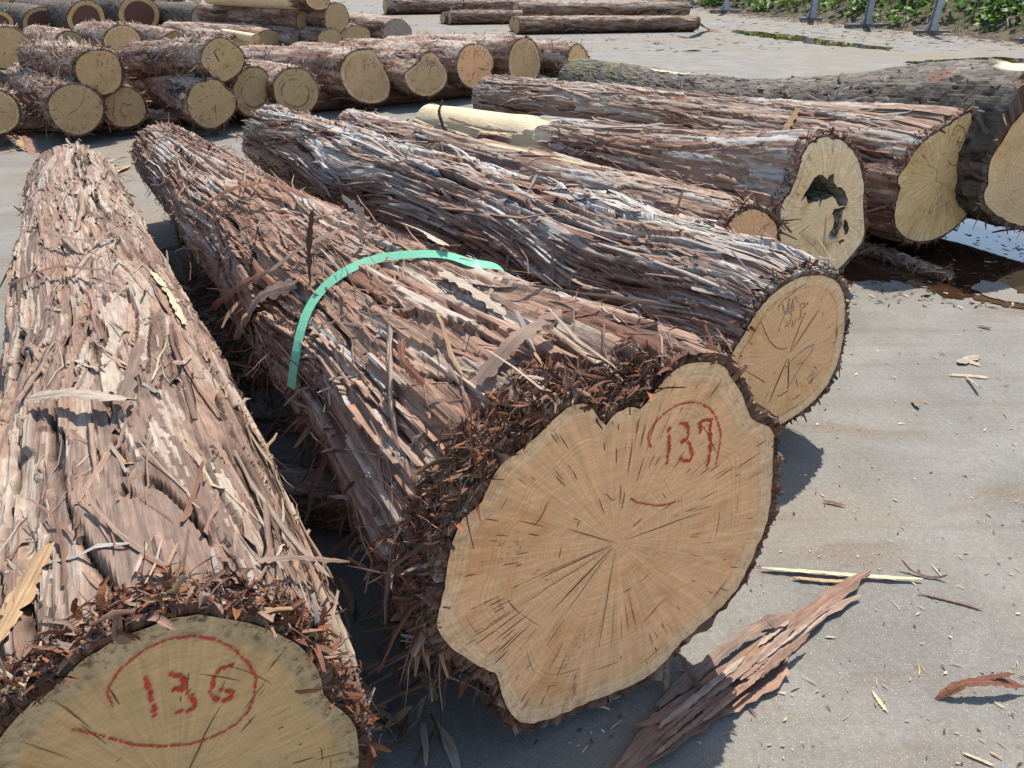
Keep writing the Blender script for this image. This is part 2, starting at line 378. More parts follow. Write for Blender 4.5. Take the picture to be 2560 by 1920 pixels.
    if peel is not None:
        pm = np.clip(peel(X2, T2, vn(up, X2 / .22, 30, seed + 11)), 0, 1)
    R = Rw + bt * (1 - .75 * pm) + hgt * (1 - .95 * pm) + hk
    path_y = drift * X2 / L + bend[0] * np.sin(np.pi * X2 / L); path_z = (zfar - cen[2]) * X2 / L + bend[1] * np.sin(np.pi * X2 / L)
    skew = tand * np.maximum(0, 1 - X2 / .9)
    def place(Rx):
        y = Rx * np.cos(T2); z = Rx * np.sin(T2)
        return np.stack([X2 + skew * y, y + path_y, z + path_z], -1)
    Pg = place(R)
    rad0 = np.stack([0 * TH, np.cos(TH), np.sin(TH)], -1)
    floor_z = .004 - cen[2]
    Pg[..., 2] = np.maximum(Pg[..., 2], floor_z)
    Pg[0, :, 0] += rs.normal(size=nth + 1) * .005 - .002; Pg[0] += rad0 * (rs.normal(size=(nth + 1, 1)) * .003)
    dx = np.gradient(Pg, axis=0); dth = np.gradient(Pg, axis=1)
    Ng = nrmz(np.cross(dth, dx)); rad = np.stack([0 * R, np.cos(T2), np.sin(T2)], -1)
    Ng *= np.sign((Ng * rad).sum(-1, keepdims=True))
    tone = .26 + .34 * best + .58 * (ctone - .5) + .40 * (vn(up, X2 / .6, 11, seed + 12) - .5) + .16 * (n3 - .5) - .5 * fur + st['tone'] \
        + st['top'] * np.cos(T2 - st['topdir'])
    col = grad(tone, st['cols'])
    if style == 'scaly':
        rd = .8 * sm(.86, .93, vn(u, X2 / .25, 12, seed + 14)); col = col * (1 - rd[..., None]) + (RED * 1.1) * rd[..., None]
        ms = sm(.55, 1., X2 / L) * sm(.3, .7, vn(u, X2 / .2, 14, seed + 15)) * .75; col = col * (1 - ms[..., None]) + MOSS * ms[..., None]
    col = col * (1 - km[..., None] * .7) + DARK * km[..., None] * .7
    pcol = grad(.45 + .6 * (vn(up, X2 / .5, 24, seed + 13) - .3), [TAN, CREAM, CREAM * 1.08]); col = col * (1 - pm[..., None]) + pcol * pm[..., None]
    idx = np.arange(nl * (nth + 1)).reshape(nl, nth + 1)
    Q = np.stack([idx[:-1, :-1], idx[:-1, 1:], idx[1:, 1:], idx[1:, :-1]], -1).reshape(-1, 4)
    uvg = np.stack([X2, u * circ], -1) + seed * 3.7
    # bark lip at the cut, from bark surface down to the wood
    y = (R0 - .003) * np.cos(TH); z = (R0 - .003) * np.sin(TH)
    lipP = np.stack([tand * y + .002, y, z], -1)
    nv = nl * (nth + 1); li = nv + np.arange(nth + 1)
    Q2 = np.stack([idx[0, 1:], idx[0, :-1], li[:-1], li[1:]], -1)
    V = np.concatenate([Pg.reshape(-1, 3), lipP])
    lipc = pick(rs, nth + 1, [RUST * .9, BROWN, RED, DARK, TAN * .7], [3, 3, 3, 1.5, 2], .4)
    cc = np.concatenate([col.reshape(-1, 3), lipc]); uu = np.concatenate([uvg.reshape(-1, 2), np.stack([TH * 0 + seed, TH * rm], -1)])
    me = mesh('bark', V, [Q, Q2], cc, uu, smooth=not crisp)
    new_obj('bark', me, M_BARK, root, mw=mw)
    # ---- cut faces
    pc = np.zeros(2)
    if pith is not None: pc = loc(on_plane(pith[0], pith[1], p0, nf)[None])[0, 1:]
    lg.pc = pc; lg.tand = tand; lg.p0 = p0; lg.nf = nf; lg.loc = loc
    nph = 160 if nth > 150 else 64; nr = 20 if nth > 150 else 6
    ph = np.linspace(0, 2 * np.pi, nph + 1); Rp = poly_radius(pl2, pc, ph)
    Fm = None
    if hole is None:
        rr = np.linspace(0, 1, nr + 1)[1:]
        RR, PH = np.meshgrid(rr, ph, indexing='ij'); yy = pc[0] + RR * Rp * np.cos(PH); zz = pc[1] + RR * Rp * np.sin(PH)
        xx = tand * yy - .0015 - .004 * (rs.random(RR.shape) - .3) * (RR > .99)
        Vf = np.concatenate([np.stack([xx, yy, zz], -1).reshape(-1, 3), np.stack([tand * (pc[0] + 0 * ph) - .0015, pc[0] + 0 * ph, pc[1] + 0 * ph], -1)])
        fi = np.arange(nr * (nph + 1)).reshape(nr, nph + 1); ci = fi.size + np.arange(nph + 1)
        Qf = np.stack([fi[:-1, :-1], fi[1:, :-1], fi[1:, 1:], fi[:-1, 1:]], -1).reshape(-1, 4)
        Qc = np.stack([ci[:-1], fi[0, :-1], fi[0, 1:]], -1)
        uvf = np.concatenate([np.stack([RR, PH / (2 * np.pi)], -1).reshape(-1, 2), np.stack([0 * ph, ph / (2 * np.pi)], -1)])
        Fm = mesh('wood_face', Vf, [Qf, Qc], None, uvf, smooth=False)
        face = new_obj('wood_face', Fm, WOOD[wood], root, mw=mw)
    else:
        face = hollow_face(lg, root, mw, pl2, pc, tand, hole, WOOD[wood], rs)
    lg.face = face
    ye, ze = float(drift), float(zfar - cen[2])
    ti = np.linspace(0, 2 * np.pi, 41)[:-1]; re = np.interp((ti + .5 * np.pi) % (2 * np.pi), TH + .5 * np.pi, R[-1]) - .004
    Ve = np.concatenate([[[L + .004, ye, ze]], np.stack([0 * ti + L + .002, ye + re * np.cos(ti), ze + re * np.sin(ti)], -1)])
    Qe = np.stack([np.zeros(40, int), 1 + np.arange(40), 1 + (np.arange(40) + 1) % 40], -1)
    Ve[:, 2] = np.maximum(Ve[:, 2], floor_z)
    uve = np.concatenate([[[0, 0]], np.stack([0 * ti + 1, ti / 6.2832], -1)])
    new_obj('wood_face', mesh('far_face', Ve, Qe, None, uve, False), WOOD[wood], root, mw=mw)
    # ---- cracks
    def plane3(yz, eps): return np.concatenate([tand * yz[..., :1] - eps, yz], -1)
    lg.plane3 = plane3
    if cracks:
        k = 7; n = cracks
        a0 = rs.random(n) * 2 * np.pi; r0 = rs.random(n) ** .8 * .85; r0 = .06 + .94 * np.sqrt(r0 * .9); main = rs.random(n) < .05; r0[main] = .01 + .05 * rs.random(main.sum())
        sect = vn((a0 / 6.2832) % 1, r0 * 3, 11, seed + 50); ln = np.where(main, .25 + .4 * rs.random(n), (.25 + 1.5 * sect ** 2) * (.04 + .16 * rs.random(n) ** 1.5) * (.6 + crack_long)); r1 = np.minimum(r0 + ln, .95)
        t = np.linspace(0, 1, k)[None]
        rr_ = r0[:, None] + (r1 - r0)[:, None] * t; aa = a0[:, None] + np.cumsum((rs.random((n, k)) - .5) * .028, 1) * np.minimum(1, .12 / np.maximum(r0, .05))[:, None]
        arc = (rs.random(n) < .12) & ~main
        rr_[arc] = r0[arc][:, None] + 0 * t; aa[arc] = a0[arc][:, None] + t * (.08 + .2 * rs.random(arc.sum()))[:, None]
        Rc = np.interp(aa % (2 * np.pi), ph, Rp)
        yz = np.stack([pc[0] + rr_ * Rc * np.cos(aa), pc[1] + rr_ * Rc * np.sin(aa)], -1)
        if hole is not None:
            keep = ~np.any([[in_poly(p_, h_) for h_ in lg.holes_yz] and any(in_poly(p_, h_) for h_ in lg.holes_yz) for p_ in yz.reshape(-1, 2)], axis=None) if False else np.array([not any(in_poly(p_, h_) for p_ in q_ for h_ in lg.holes_yz) for q_ in yz])
            yz = yz[keep]; main = main[keep]; n = len(yz)
        P = plane3(yz, .0026); T = nrmz(np.gradient(P, axis=1)); Nn = np.broadcast_to(np.array([-1., 0, 0]), P.shape)
        Sd = nrmz(np.cross(T, Nn)); wd = crack_w * (.5 + .9 * rs.random((n, 1))) * np.sin(np.pi * np.clip(t, .04, .96)) ** .6 * np.where(main, 1.3, 1.)[:, None] * .5
        Vc, Qc, cl, uvc = ribbon_mesh(P, Nn, Sd, wd, np.zeros((n, 3)), 0., rag=0)
        ob = new_obj('crack', mesh('crack', Vc, Qc, None, uvc, False), M_CRACK, face, mw=mw); ob['kind'] = 'stuff'
    for mat, width, strokes in marks: chalk(lg, mat, width, strokes, rs)
    # ---- bark strips
    def surf(x, th):
        fx = np.interp(np.clip(x, 0, L), xs, np.arange(nl)); ft = np.interp((th + .5 * np.pi) % (2 * np.pi) - .5 * np.pi, TH, np.arange(nth + 1))
        i = np.clip(np.round(fx).astype(int), 0, nl - 1); j = np.round(ft).astype(int) % (nth + 1)
        i0 = np.clip(fx.astype(int), 0, nl - 2); f = (fx - i0)[..., None]; j0 = np.clip(ft.astype(int), 0, nth - 1); g = (ft - j0)[..., None]
        P = (Pg[i0, j0] * (1 - g) + Pg[i0, j0 + 1] * g) * (1 - f) + (Pg[i0 + 1, j0] * (1 - g) + Pg[i0 + 1, j0 + 1] * g) * f
        return P, rad_at(i, j), col[i, j], pm[i, j], i, j
    def rad_at(i, j): return nrmz(Ng[i, j] * .35 + rad[i, j])
    lg.surf = surf; lg.rm = rm
    def strip_set(n, lr, wr, lf, k, ang, thick, pw=2.2, clus=0., cm=.62, base=.002):
        x0 = (xr[0] + (xr[1] - xr[0]) * rs.random(n) ** 1.25) * L; th0 = visible[0] + (visible[1] - visible[0]) * rs.random(n)
        ln = (lr[0] + (lr[1] - lr[0]) * rs.random(n) ** 1.8); wd = wr[0] + (wr[1] - wr[0]) * rs.random(n) ** 1.6
        phi = rs.normal(size=n) * ang + np.where(rs.random(n) < .025, rs.normal(size=n) * .9, 0)
        s = (np.linspace(0, 1, k)[None] - .5) * ln[:, None]
        x = x0[:, None] + s * np.cos(phi)[:, None]; rl = ((rmid or rm) + (rfar - (rmid or rm)) * x0 / L)[:, None]
        th = th0[:, None] + s * np.sin(phi)[:, None] / rl
        x = np.abs(x); x = np.where(x > L, 2 * L - x, x)
        P, Nn, cs, pmx, i, j = surf(x, th)
        ok = (pmx.max(1) < .35) | (rs.random(n) < .04)
        if clus: ok &= vn((th0 / (2 * np.pi)) % 1., x0 / .22 + 9, 9, seed + 31) + .15 * rs.normal(size=n) > clus
        t = np.linspace(0, 1, k)[None]; d = np.where(rs.random((n, 1)) < .5, t, 1 - t)
        lift_ = lf * (rs.random((n, 1)) ** pw) * ln[:, None]
        h = .0015 + base * rs.random((n, 1)) + thick + lift_ * np.maximum(0, d - .25) ** 1.7 * 1.9 + .15 * lift_ * (1 - d)
        P = P + Nn * h[..., None]
        sidef = np.abs(np.cos(th)) * (np.sin(th) < .75)
        P[..., 2] -= (np.maximum(0, d - .35) ** 2 * ln[:, None] * .5 * rs.random((n, 1)) * sidef)
        P += (rs.random((n, 1, 3)) - .5) * (ln[:, None, None] * .3) * (np.maximum(0, d - .4) ** 2)[..., None]
        T = nrmz(np.gradient(P, axis=1)); Sd = nrmz(np.cross(T, Nn)); tw = (rs.random((n, 1)) - .5) * 1.6 * d
        N2 = nrmz(np.cross(Sd, T)); Sd2 = Sd * np.cos(tw)[..., None] + N2 * np.sin(tw)[..., None]; N3 = N2 * np.cos(tw)[..., None] - Sd * np.sin(tw)[..., None]
        wp = np.minimum(1, .7 + 4 * t) * np.minimum(1, .6 + 4. * (1 - t)) * (.7 + .6 * rs.random((n, k)))
        wv = wd[:, None] * .5 * wp
        sc_ = stripcols or ([PINK, PALE, RED, GREY, MAUVE, TAN, BROWN], [5, 4, 2.5, 2, 2, .7, 1.5])
        cl = pick(rs, n, *sc_) * cm + cs.mean(1) * (1 - cm)
        P[..., 2] = np.maximum(P[..., 2], floor_z + .004)
        return [a_[ok] for a_ in (P, N3, Sd2, wv, cl)]
    if strips:
        sets = [ribbon_mesh(*strip_set(strips, slen, swid, lift * 2.2, 6, maxang, 0., clus=clus), rs=rs)]
        if hug: sets.append(ribbon_mesh(*strip_set(hug[0], hug[1], hug[2], .05, 9, hug[3], 0., pw=3., cm=hug[4], base=hug[5]), curl=hug[6], rs=rs, rag=3.))
        if collar:
            nc_, t0_, t1_, xm_, lm_ = collar; th = t0_ + (t1_ - t0_) * rs.random(nc_); x = rs.random(nc_) ** 1.5 * xm_; P0, Nn, cs, *_ = surf(x, th)
            tang = np.stack([0 * th, -np.sin(th), np.cos(th)], -1); ax = np.array([1., 0, 0])
            D = nrmz(Nn * (.15 + .7 * rs.random((nc_, 1))) + tang * rs.normal(size=(nc_, 1)) * .9 + ax * (rs.random((nc_, 1)) * .9 - .12)); ln = .010 + lm_ * rs.random(nc_) ** 1.8; wd = .002 + .009 * rs.random(nc_) ** 2.2
            fr = free_ribbons(rs, P0 + Nn * .004, D, .55 * rs.normal(size=(nc_, 3)) * np.array([.5, 1, 1]) - Nn * .5, ln, wd, pick(rs, nc_, [RUST, RED, PINK, MAUVE, BROWN, TAN * .7], [4, 4, 3.5, 2.5, 3, 1], .3), 6, taper=(.8, .6), wob=.35)
            sets.append(ribbon_mesh(*fr, curl=.45, rs=rs))
        if hang:
            th = -.75 + 1.1 * rs.random(hang); x = rs.random(hang) ** 1.6 * hang_x
            P0, Nn, cs, *_ = surf(x, th); ln = .02 + .09 * rs.random(hang) ** 2; wd = .003 + .014 * rs.random(hang) ** 1.8
            D = nrmz(Nn * (.3 + .7 * rs.random((hang, 1))) + rs.normal(size=(hang, 3)) * .45 + np.array([0, 0, -.3])); Bd = np.array([0, 0, -.7]) + .35 * rs.normal(size=(hang, 3))
            fr = free_ribbons(rs, P0, D, Bd, ln, wd, pick(rs, hang, [PINK, MAUVE, RED, RUST, BROWN], [3, 3, 3, .6, 3], .25), 7)
            fr[0][..., 2] = np.maximum(fr[0][..., 2], floor_z + .003); sets.append(ribbon_mesh(*fr, curl=.35, rs=rs))
        if rim:
            th = rs.random(rim) * 2 * np.pi; x = rs.random(rim) ** 2 * .05
            P0, Nn, cs, _, _, _ = surf(x, th); depth = rs.random((rim, 1)); P0 = P0 - Nn * (bt * 1.1 * depth + .002)
            tang = np.stack([0 * th, -np.sin(th), np.cos(th)], -1)
            D = nrmz(np.array([-1., 0, 0]) * (.05 + .40 * rs.random((rim, 1))) * np.where(rs.random((rim, 1)) < .35, -1, 1) * .8 + Nn * (.05 + .45 * rs.random((rim, 1)) ** 1.5) + tang * rs.normal(size=(rim, 1)) * .8)
            rk_ = rim_fn(th) if rim_fn else 1. + 0 * th
            ln = rimlen[0] + (rimlen[1] - rimlen[0]) * rs.random(rim) ** 2.0; wd = .004 + .014 * rs.random(rim) ** 1.8
            B = rs.normal(size=(rim, 3)) * .55 + np.array([0, 0, -.25])
            cl = pick(rs, rim, [RUST, RUST * .7, RED, TAN * .7, PINK, BROWN], [3, 3, 4, 1, 2.5, 4], .3)
            fr = free_ribbons(rs, P0, D, B, ln * lens * rk_, wd * lens * (.5 + .5 * rk_), cl, 5, taper=(.8, .6))
            fr[0][..., 2] = np.maximum(fr[0][..., 2], floor_z + .003)
            sets.append(ribbon_mesh(*fr, curl=.4, rs=rs))
        o_ = 0; Vs, Qq, Cc, Uu = [], [], [], []
        for V, Qs, cl, uvs in sets:
            Vs.append(V); Qq.append(Qs + o_); Cc.append(cl); Uu.append(uvs); o_ += len(V)
        ob = new_obj('bark_fibres', mesh('bark_fibres', np.concatenate(Vs), np.concatenate(Qq), np.concatenate(Cc), np.concatenate(Uu)), M_STRIP, root, mw=mw); ob['kind'] = 'stuff'
    if big:
        P, Nn, Sd, wv, cl = strip_set(big, (slen[1] * .9, slen[1] * 2.4), (swid[1] * .9, swid[1] * 2.2), lift, 7, maxang * .8, .002, pw=2.6, clus=clus * .8, cm=.5)
        for i in range(len(P)):
            V, Qs, c_, uv_ = ribbon_mesh(P[i:i + 1], Nn[i:i + 1], Sd[i:i + 1], wv[i:i + 1], cl[i:i + 1], .12, .0018, rs=rs)
            new_obj('bark_strip', mesh('bark_strip', V, Qs, c_, uv_), M_STRIP, root, mw=mw)
    ALL[key] = lg
    return lg
def in_poly(p, poly):
    x, y = p; c = False; j = len(poly) - 1
    for i in range(len(poly)):
        xi, yi = poly[i]; xj, yj = poly[j]
        if (yi > y) != (yj > y) and x < (xj - xi) * (y - yi) / (yj - yi) + xi: c = not c
        j = i
    return c
def hollow_face(lg, root, mw, pl2, pc, tand, holes, mat, rs):
    hs = [np.array([lg.loc(on_plane(u, v, lg.p0, lg.nf)[None])[0, 1:] for u, v in h]) for h, dep in holes]
    lg.holes_yz = hs
    def dense(p, m):
        out = []
        for i in range(len(p)):
            a, b = p[i], p[(i + 1) % len(p)]
            for t in np.linspace(0, 1, m, endpoint=False): out.append(a + (b - a) * t + (rs.random(2) - .5) * .006)
        return np.array(out)
    o_ = dense(pl2, 2); hs = [dense(h, 3) for h in hs]; lg.holes_yz = hs
    V, E, b = [], [], 0
    for p in [o_] + hs:
        V += [Vector(q) for q in p]; E += [(b + i, b + (i + 1) % len(p)) for i in range(len(p))]; b += len(p)
    for gy in np.arange(pl2[:, 0].min(), pl2[:, 0].max(), .03):
        for gz in np.arange(pl2[:, 1].min(), pl2[:, 1].max(), .03):
            q = (gy + rs.random() * .01, gz + rs.random() * .01)
            if in_poly(q, o_) and not any(in_poly(q, h) for h in hs): V.append(Vector(q))
    ov, oe, of, *_ = delaunay_2d_cdt(V, E, [], 0, 1e-5)
    ov = np.array([tuple(v) for v in ov])
    T = []
    for f in of:
        c = ov[list(f)].mean(0)
        if in_poly(c, o_) and not any(in_poly(c, h) for h in hs): T.append(list(f))
    d = ov - pc; th = np.arctan2(d[:, 1], d[:, 0]); r = np.hypot(d[:, 0], d[:, 1]) / poly_radius(pl2, pc, th)
    x = tand * ov[:, 0] - .0015
    # each triangle owns its corners so the angle can wrap
    T = np.array(T); Vv = np.stack([x, ov[:, 0], ov[:, 1]], -1)[T].reshape(-1, 3); tt = (th / (2 * np.pi))[T]; tt = np.where(tt.max(1, keepdims=True) - tt > .5, tt + 1, tt)
    uv = np.stack([r[T], tt], -1).reshape(-1, 2)
    dd = np.abs(Vv[:, 2:] - 0)
    me = mesh('wood_face', Vv, np.arange(len(Vv)).reshape(-1, 3), None, uv, False)
    face = new_obj('wood_face', me, mat, root, mw=mw)
    for h, (_, dep) in zip(hs, holes):
        rot_ = M_ROT if dep > .1 else M_ROT2
        k = 5; c = h.mean(0); rows = []
        for j in range(k):
            t = j / (k - 1); q = c + (h - c) * (1 - .35 * t) + (rs.random(h.shape) - .5) * .012 * (j > 0)
            rows.append(np.concatenate([(tand * q[:, :1] - .001 + dep * t), q], 1))
        n = len(h); idx = np.arange(k * n).reshape(k, n); nx = np.roll(idx, -1, 1)
        Q = np.stack([idx[:-1], nx[:-1], nx[1:], idx[1:]], -1).reshape(-1, 4)
        Vh = np.concatenate(rows + [[[dep + .02, c[0], c[1]]]]); Tc = np.stack([idx[-1], nx[-1], np.full(n, k * n)], -1)
        new_obj('hollow', mesh('hollow', Vh, [Q, Tc], None, None, False), rot_, face, mw=mw)
    return face
def chalk(lg, mat, width, strokes, rs):
    """hand-written strokes given as photo pixels on the cut face; drawn as short slanted dashes"""
    P0, P1, Wd = [], [], []
    for st in strokes:
        q = np.array([lg.loc(on_plane(u, v, lg.p0, lg.nf)[None])[0, 1:] for u, v in st])
        seg = np.r_[0, np.cumsum(np.linalg.norm(np.diff(q, axis=0), axis=1))]
        n = max(3, int(seg[-1] / (width * .34)))
        for s in np.linspace(0, seg[-1], n):
            if rs.random() < .16: continue
            c = np.array([np.interp(s, seg, q[:, 0]), np.interp(s, seg, q[:, 1])]) + rs.normal(size=2) * width * .12
            d = np.array([-.75, .65]) * width * (.55 + .5 * rs.random()); P0.append(c - d * .5); P1.append(c + d * .5); Wd.append(width * (.16 + .16 * rs.random()))
    P0, P1, Wd = np.array(P0), np.array(P1), np.array(Wd)
    t = np.linspace(0, 1, 3)[None, :, None]; yz = P0[:, None] * (1 - t) + P1[:, None] * t
    P = lg.plane3(yz, .0034); T = nrmz(np.gradient(P, axis=1)); Nn = np.broadcast_to(np.array([-1., 0, 0]), P.shape); Sd = nrmz(np.cross(T, Nn))
    w = Wd[:, None] * np.array([[.5, 1, .5]])
    V, Q, c, uv = ribbon_mesh(P, Nn, Sd, w, np.zeros((len(P), 3)), 0., rag=0)
    new_obj('chalk_mark', mesh('chalk_mark', V, Q, None, uv, False), mat, lg.face, mw=lg.mw, kind='stuff')

# ------------------------------------------------------------------ ground
n = N('yard_concrete'); ob = n.coord('Object')
big = n.noise(ob, .55, 6, .6, .4); mid = n.noise(ob, 2.6, 7, .65, .3); fine = n.noise(ob, 60, 5, .7); grit = n.noise(ob, 240, 3, .7)
streak = n.noise(n.map(ob, (1.2, 5, 1), (0, 0, .35)), 1, 6, .65, .5)
c = n.mix(n.rng(mid, .3, .7), (.165, .154, .134), (.232, .219, .192))
c = n.mix(n.math('MULTIPLY', n.rng(big, .44, .62), .8), c, (.215, .175, .125))
c = n.mix(n.math('MULTIPLY', n.rng(streak, .52, .70), .75), c, (.17, .125, .085))
c = n.mix(n.math('MULTIPLY', n.rng(fine, .35, .7), .7), c, n.mix(1., c, (.72, .70, .68), 'MULTIPLY'))
c = n.mix(n.math('MULTIPLY', n.rng(grit, .60, .66), .8), c, (.52, .50, .48))
c = n.mix(n.math('MULTIPLY', n.rng(grit, .38, .32), .7), c, (.09, .08, .07))
tyre = n.noise(n.map(ob, (.22, 6.5, 1), (0, 0, -.55)), 1, 5, .6, .2)
c = n.mix(n.math('MULTIPLY', n.rng(tyre, .55, .72), .5), c, (.15, .118, .086))
c = n.mix(n.math('MULTIPLY', n.rng(n.noise(ob, 9, 6, .7), .60, .75), .6), c, (.14, .105, .075))
n.base(c, .85, .3); n.bump(n.math('ADD', n.math('MULTIPLY', grit, .5), fine), .35, .006)
M_CONC = n.m
g = 400.
new_obj('ground', mesh('ground', [(-g, -40, 0), (g, -40, 0), (g, 800, 0), (-g, 800, 0)], np.array([(0, 1, 2, 3)]), smooth=False), M_CONC, kind='structure')

# ------------------------------------------------------------------ the big logs in front
Z1 = lambda pts: px((900, 800), .663, pts)
Z6 = lambda pts: px((0, 900), .615, pts)
ZC = lambda pts: px((1300, 400), .422, pts)
ZE = lambda pts: px((1560, 0), .452, pts)
oB = Z1([(920, 405), (932, 385), (945, 368), (975, 340), (1020, 325), (1060, 335), (1080, 300), (1120, 250), (1170, 200), (1210, 170), (1270, 158), (1340, 160), (1380, 180), (1395, 215),
         (1420, 250), (1440, 285), (1455, 330), (1475, 375), (1510, 390), (1540, 400), (1558, 430), (1555, 520), (1550, 600), (1545, 680), (1530, 760), (1500, 840), (1465, 920),
         (1425, 1000), (1370, 1070), (1300, 1130), (1220, 1200), (1160, 1270), (1110, 1320), (1040, 1365), (960, 1400), (850, 1440), (740, 1490), (660, 1515), (610, 1520), (575, 1490),
         (545, 1440), (525, 1370), (515, 1330), (440, 1300), (390, 1265), (340, 1230), (300, 1180), (285, 1140), (300, 1080), (320, 1000), (330, 920), (345, 840), (375, 760), (410, 730),
         (450, 690), (480, 640), (500, 580), (540, 530), (600, 490), (660, 440), (720, 380), (780, 330), (830, 310), (870, 320), (890, 345), (905, 385)])
Z7 = lambda pts: px((1560, 960), .2049, pts)
mB = [(M_CHALK, .005, [Z7(s) for s in ([(320, 775), (290, 690), (280, 640), (310, 560), (350, 490), (420, 410), (500, 340), (600, 270), (700, 230), (800, 215), (870, 215), (950, 240), (1030, 290), (1090, 360), (1130, 450), (1150, 520), (1170, 620), (1160, 720), (1140, 830), (1110, 960)],
       [(75, 1385), (140, 1435), (250, 1450), (370, 1475), (470, 1470), (560, 1450), (680, 1415)])]),
      (M_CHALK, .009, [Z7(s) for s in ([(545, 500), (535, 650), (535, 800), (515, 970)], [(670, 480), (740, 470), (768, 515), (775, 600), (755, 670), (690, 695)],
       [(690, 700), (770, 700), (810, 790), (825, 880), (800, 920), (720, 935), (672, 893)], [(922, 585), (922, 530), (910, 460), (990, 430), (1045, 440), (1040, 600), (1035, 800), (1020, 920), (990, 1050)])])]
SHAGC = ([PINK, PALE, MAUVE, RED, GREY, TAN, BROWN], [6, 3, 4, 3.5, 1, .5, 2.5])
make_log('B', 'huge shaggy log marked 137 in red chalk, notched cut face, green strap round it', oB, (1303, 1808), .10, far=(420, 392, .38), rfar=.165, rmid=.30, style='shag', wood='tan', bt=.010,
         nth=360, nl=520, seed=11, face_yaw=27, strips=2400, big=130, collar=(2000, .05, 1.75, .11, .030), rim=900, clus=.45, hang=260, hang_x=1.6, crisp=True, lift=.12, slen=(.06, .28), swid=(.0025, .009), rim_fn=lambda t: .3 + .65 * sm(-.35, .5, np.cos(t - .6)), pith=(1540, 1356), cracks=170, crack_w=.0015, crack_long=.7, marks=mB,
         stripcols=SHAGC, maxang=.28, blend=.8, rimlen=(.010, .038), knots=[(.9, 1.9, .09)], group='big logs laid out across the yard')
oA = Z6([(0, 1530), (120, 1400), (250, 1300), (330, 1220), (480, 1130), (600, 1080), (700, 1045), (800, 1030), (900, 1045), (1000, 1065), (1080, 1085), (1160, 1125), (1220, 1160), (1265, 1215), (1300, 1280),
         (1310, 1350), (1350, 1400), (1400, 1430), (1440, 1480), (1455, 1560), (1450, 1660), (1440, 1800), (1400, 1950), (1320, 2090), (1180, 2200), (1000, 2270), (800, 2300), (560, 2290), (330, 2220), (130, 2090), (-20, 1930), (-80, 1780), (-70, 1640)])
mA = [(M_CHALK, .0055, [Z6(s) for s in ([(460, 1400), (435, 1350), (450, 1310), (480, 1260), (530, 1215), (600, 1165), (680, 1130), (780, 1118), (870, 1130), (950, 1170), (1010, 1230), (1040, 1290), (1030, 1360), (1010, 1420), (960, 1475), (880, 1520), (780, 1555), (660, 1565), (540, 1558), (460, 1535), (380, 1515), (300, 1495)],)]),
      (M_CHALK, .010, [Z6(s) for s in ([(585, 1290), (610, 1350), (630, 1435)], [(690, 1270), (740, 1280), (752, 1312), (710, 1330)], [(710, 1330), (760, 1340), (795, 1390), (780, 1415), (710, 1430)],
       [(935, 1240), (890, 1250), (865, 1300), (855, 1350), (880, 1378), (930, 1372), (950, 1345), (900, 1335)])])]
make_log('A', 'thick ragged-barked log marked 136 in red chalk beside the 137 log', oA, (480, 2310), .05, far=(188, 462, .32), rfar=.20, rmid=.30, style='flake', wood='stained', bt=.010,
         nth=380, nl=500, seed=23, crisp=True, face_yaw=24, strips=1900, big=120, collar=(1100, .55, 2.9, .06, .024), rim=900, clus=.48, hang=80, hang_x=3., lift=.10, slen=(.05, .24), swid=(.0025, .011), pith=(440, 1990), cracks=80, crack_w=.0016, crack_long=.8, marks=mA,
         stripcols=([PALE, PINK, MAUVE, RED, GREY, TAN, CREAM * .8, BROWN], [5, 5, 4, 1.2, 2, 1.3, .5, 1.5]), maxang=.22, blend=.55, rimlen=(.010, .038), group='big logs laid out across the yard')
oC = ZC([(1250, 1150), (1310, 1060), (1350, 980), (1400, 900), (1440, 850), (1500, 790), (1580, 730), (1660, 695), (1740, 682), (1810, 690), (1870, 720), (1900, 760), (1918, 820), (1920, 900), (1915, 1000), (1900, 1100),
         (1880, 1190), (1840, 1290), (1780, 1380), (1700, 1460), (1600, 1530), (1490, 1580), (1400, 1585), (1300, 1540), (1240, 1450), (1220, 1340), (1225, 1240)])
Z8 = lambda pts: px((1840, 700), .217, pts)
mC = [(M_CHALK_D, .0038, [Z8(s) for s in ([(280, 480), (330, 600), (380, 700), (450, 775), (520, 795), (575, 785)], [(640, 220), (650, 270), (655, 340), (610, 370), (640, 400), (620, 460), (590, 520), (560, 530)], [(690, 420), (660, 520)],
       [(735, 340), (740, 420), (700, 470)], [(730, 320), (730, 290), (760, 260), (785, 270), (780, 310), (740, 340)], [(480, 350), (490, 290), (540, 230), (600, 190), (700, 90), (800, 40)], [(540, 420), (510, 500), (480, 600)])]),
      (M_CHALK_B, .0042, [Z8(s) for s in ([(530, 280), (560, 400), (610, 200), (590, 380), (640, 260)], [(890, 740), (800, 780), (700, 860), (620, 940), (560, 1020)], [(890, 740), (860, 830), (740, 990), (640, 1160), (600, 1220)], [(690, 970), (760, 955)],
       [(880, 1040), (810, 1140), (900, 1060), (850, 1190), (980, 1020)])])]
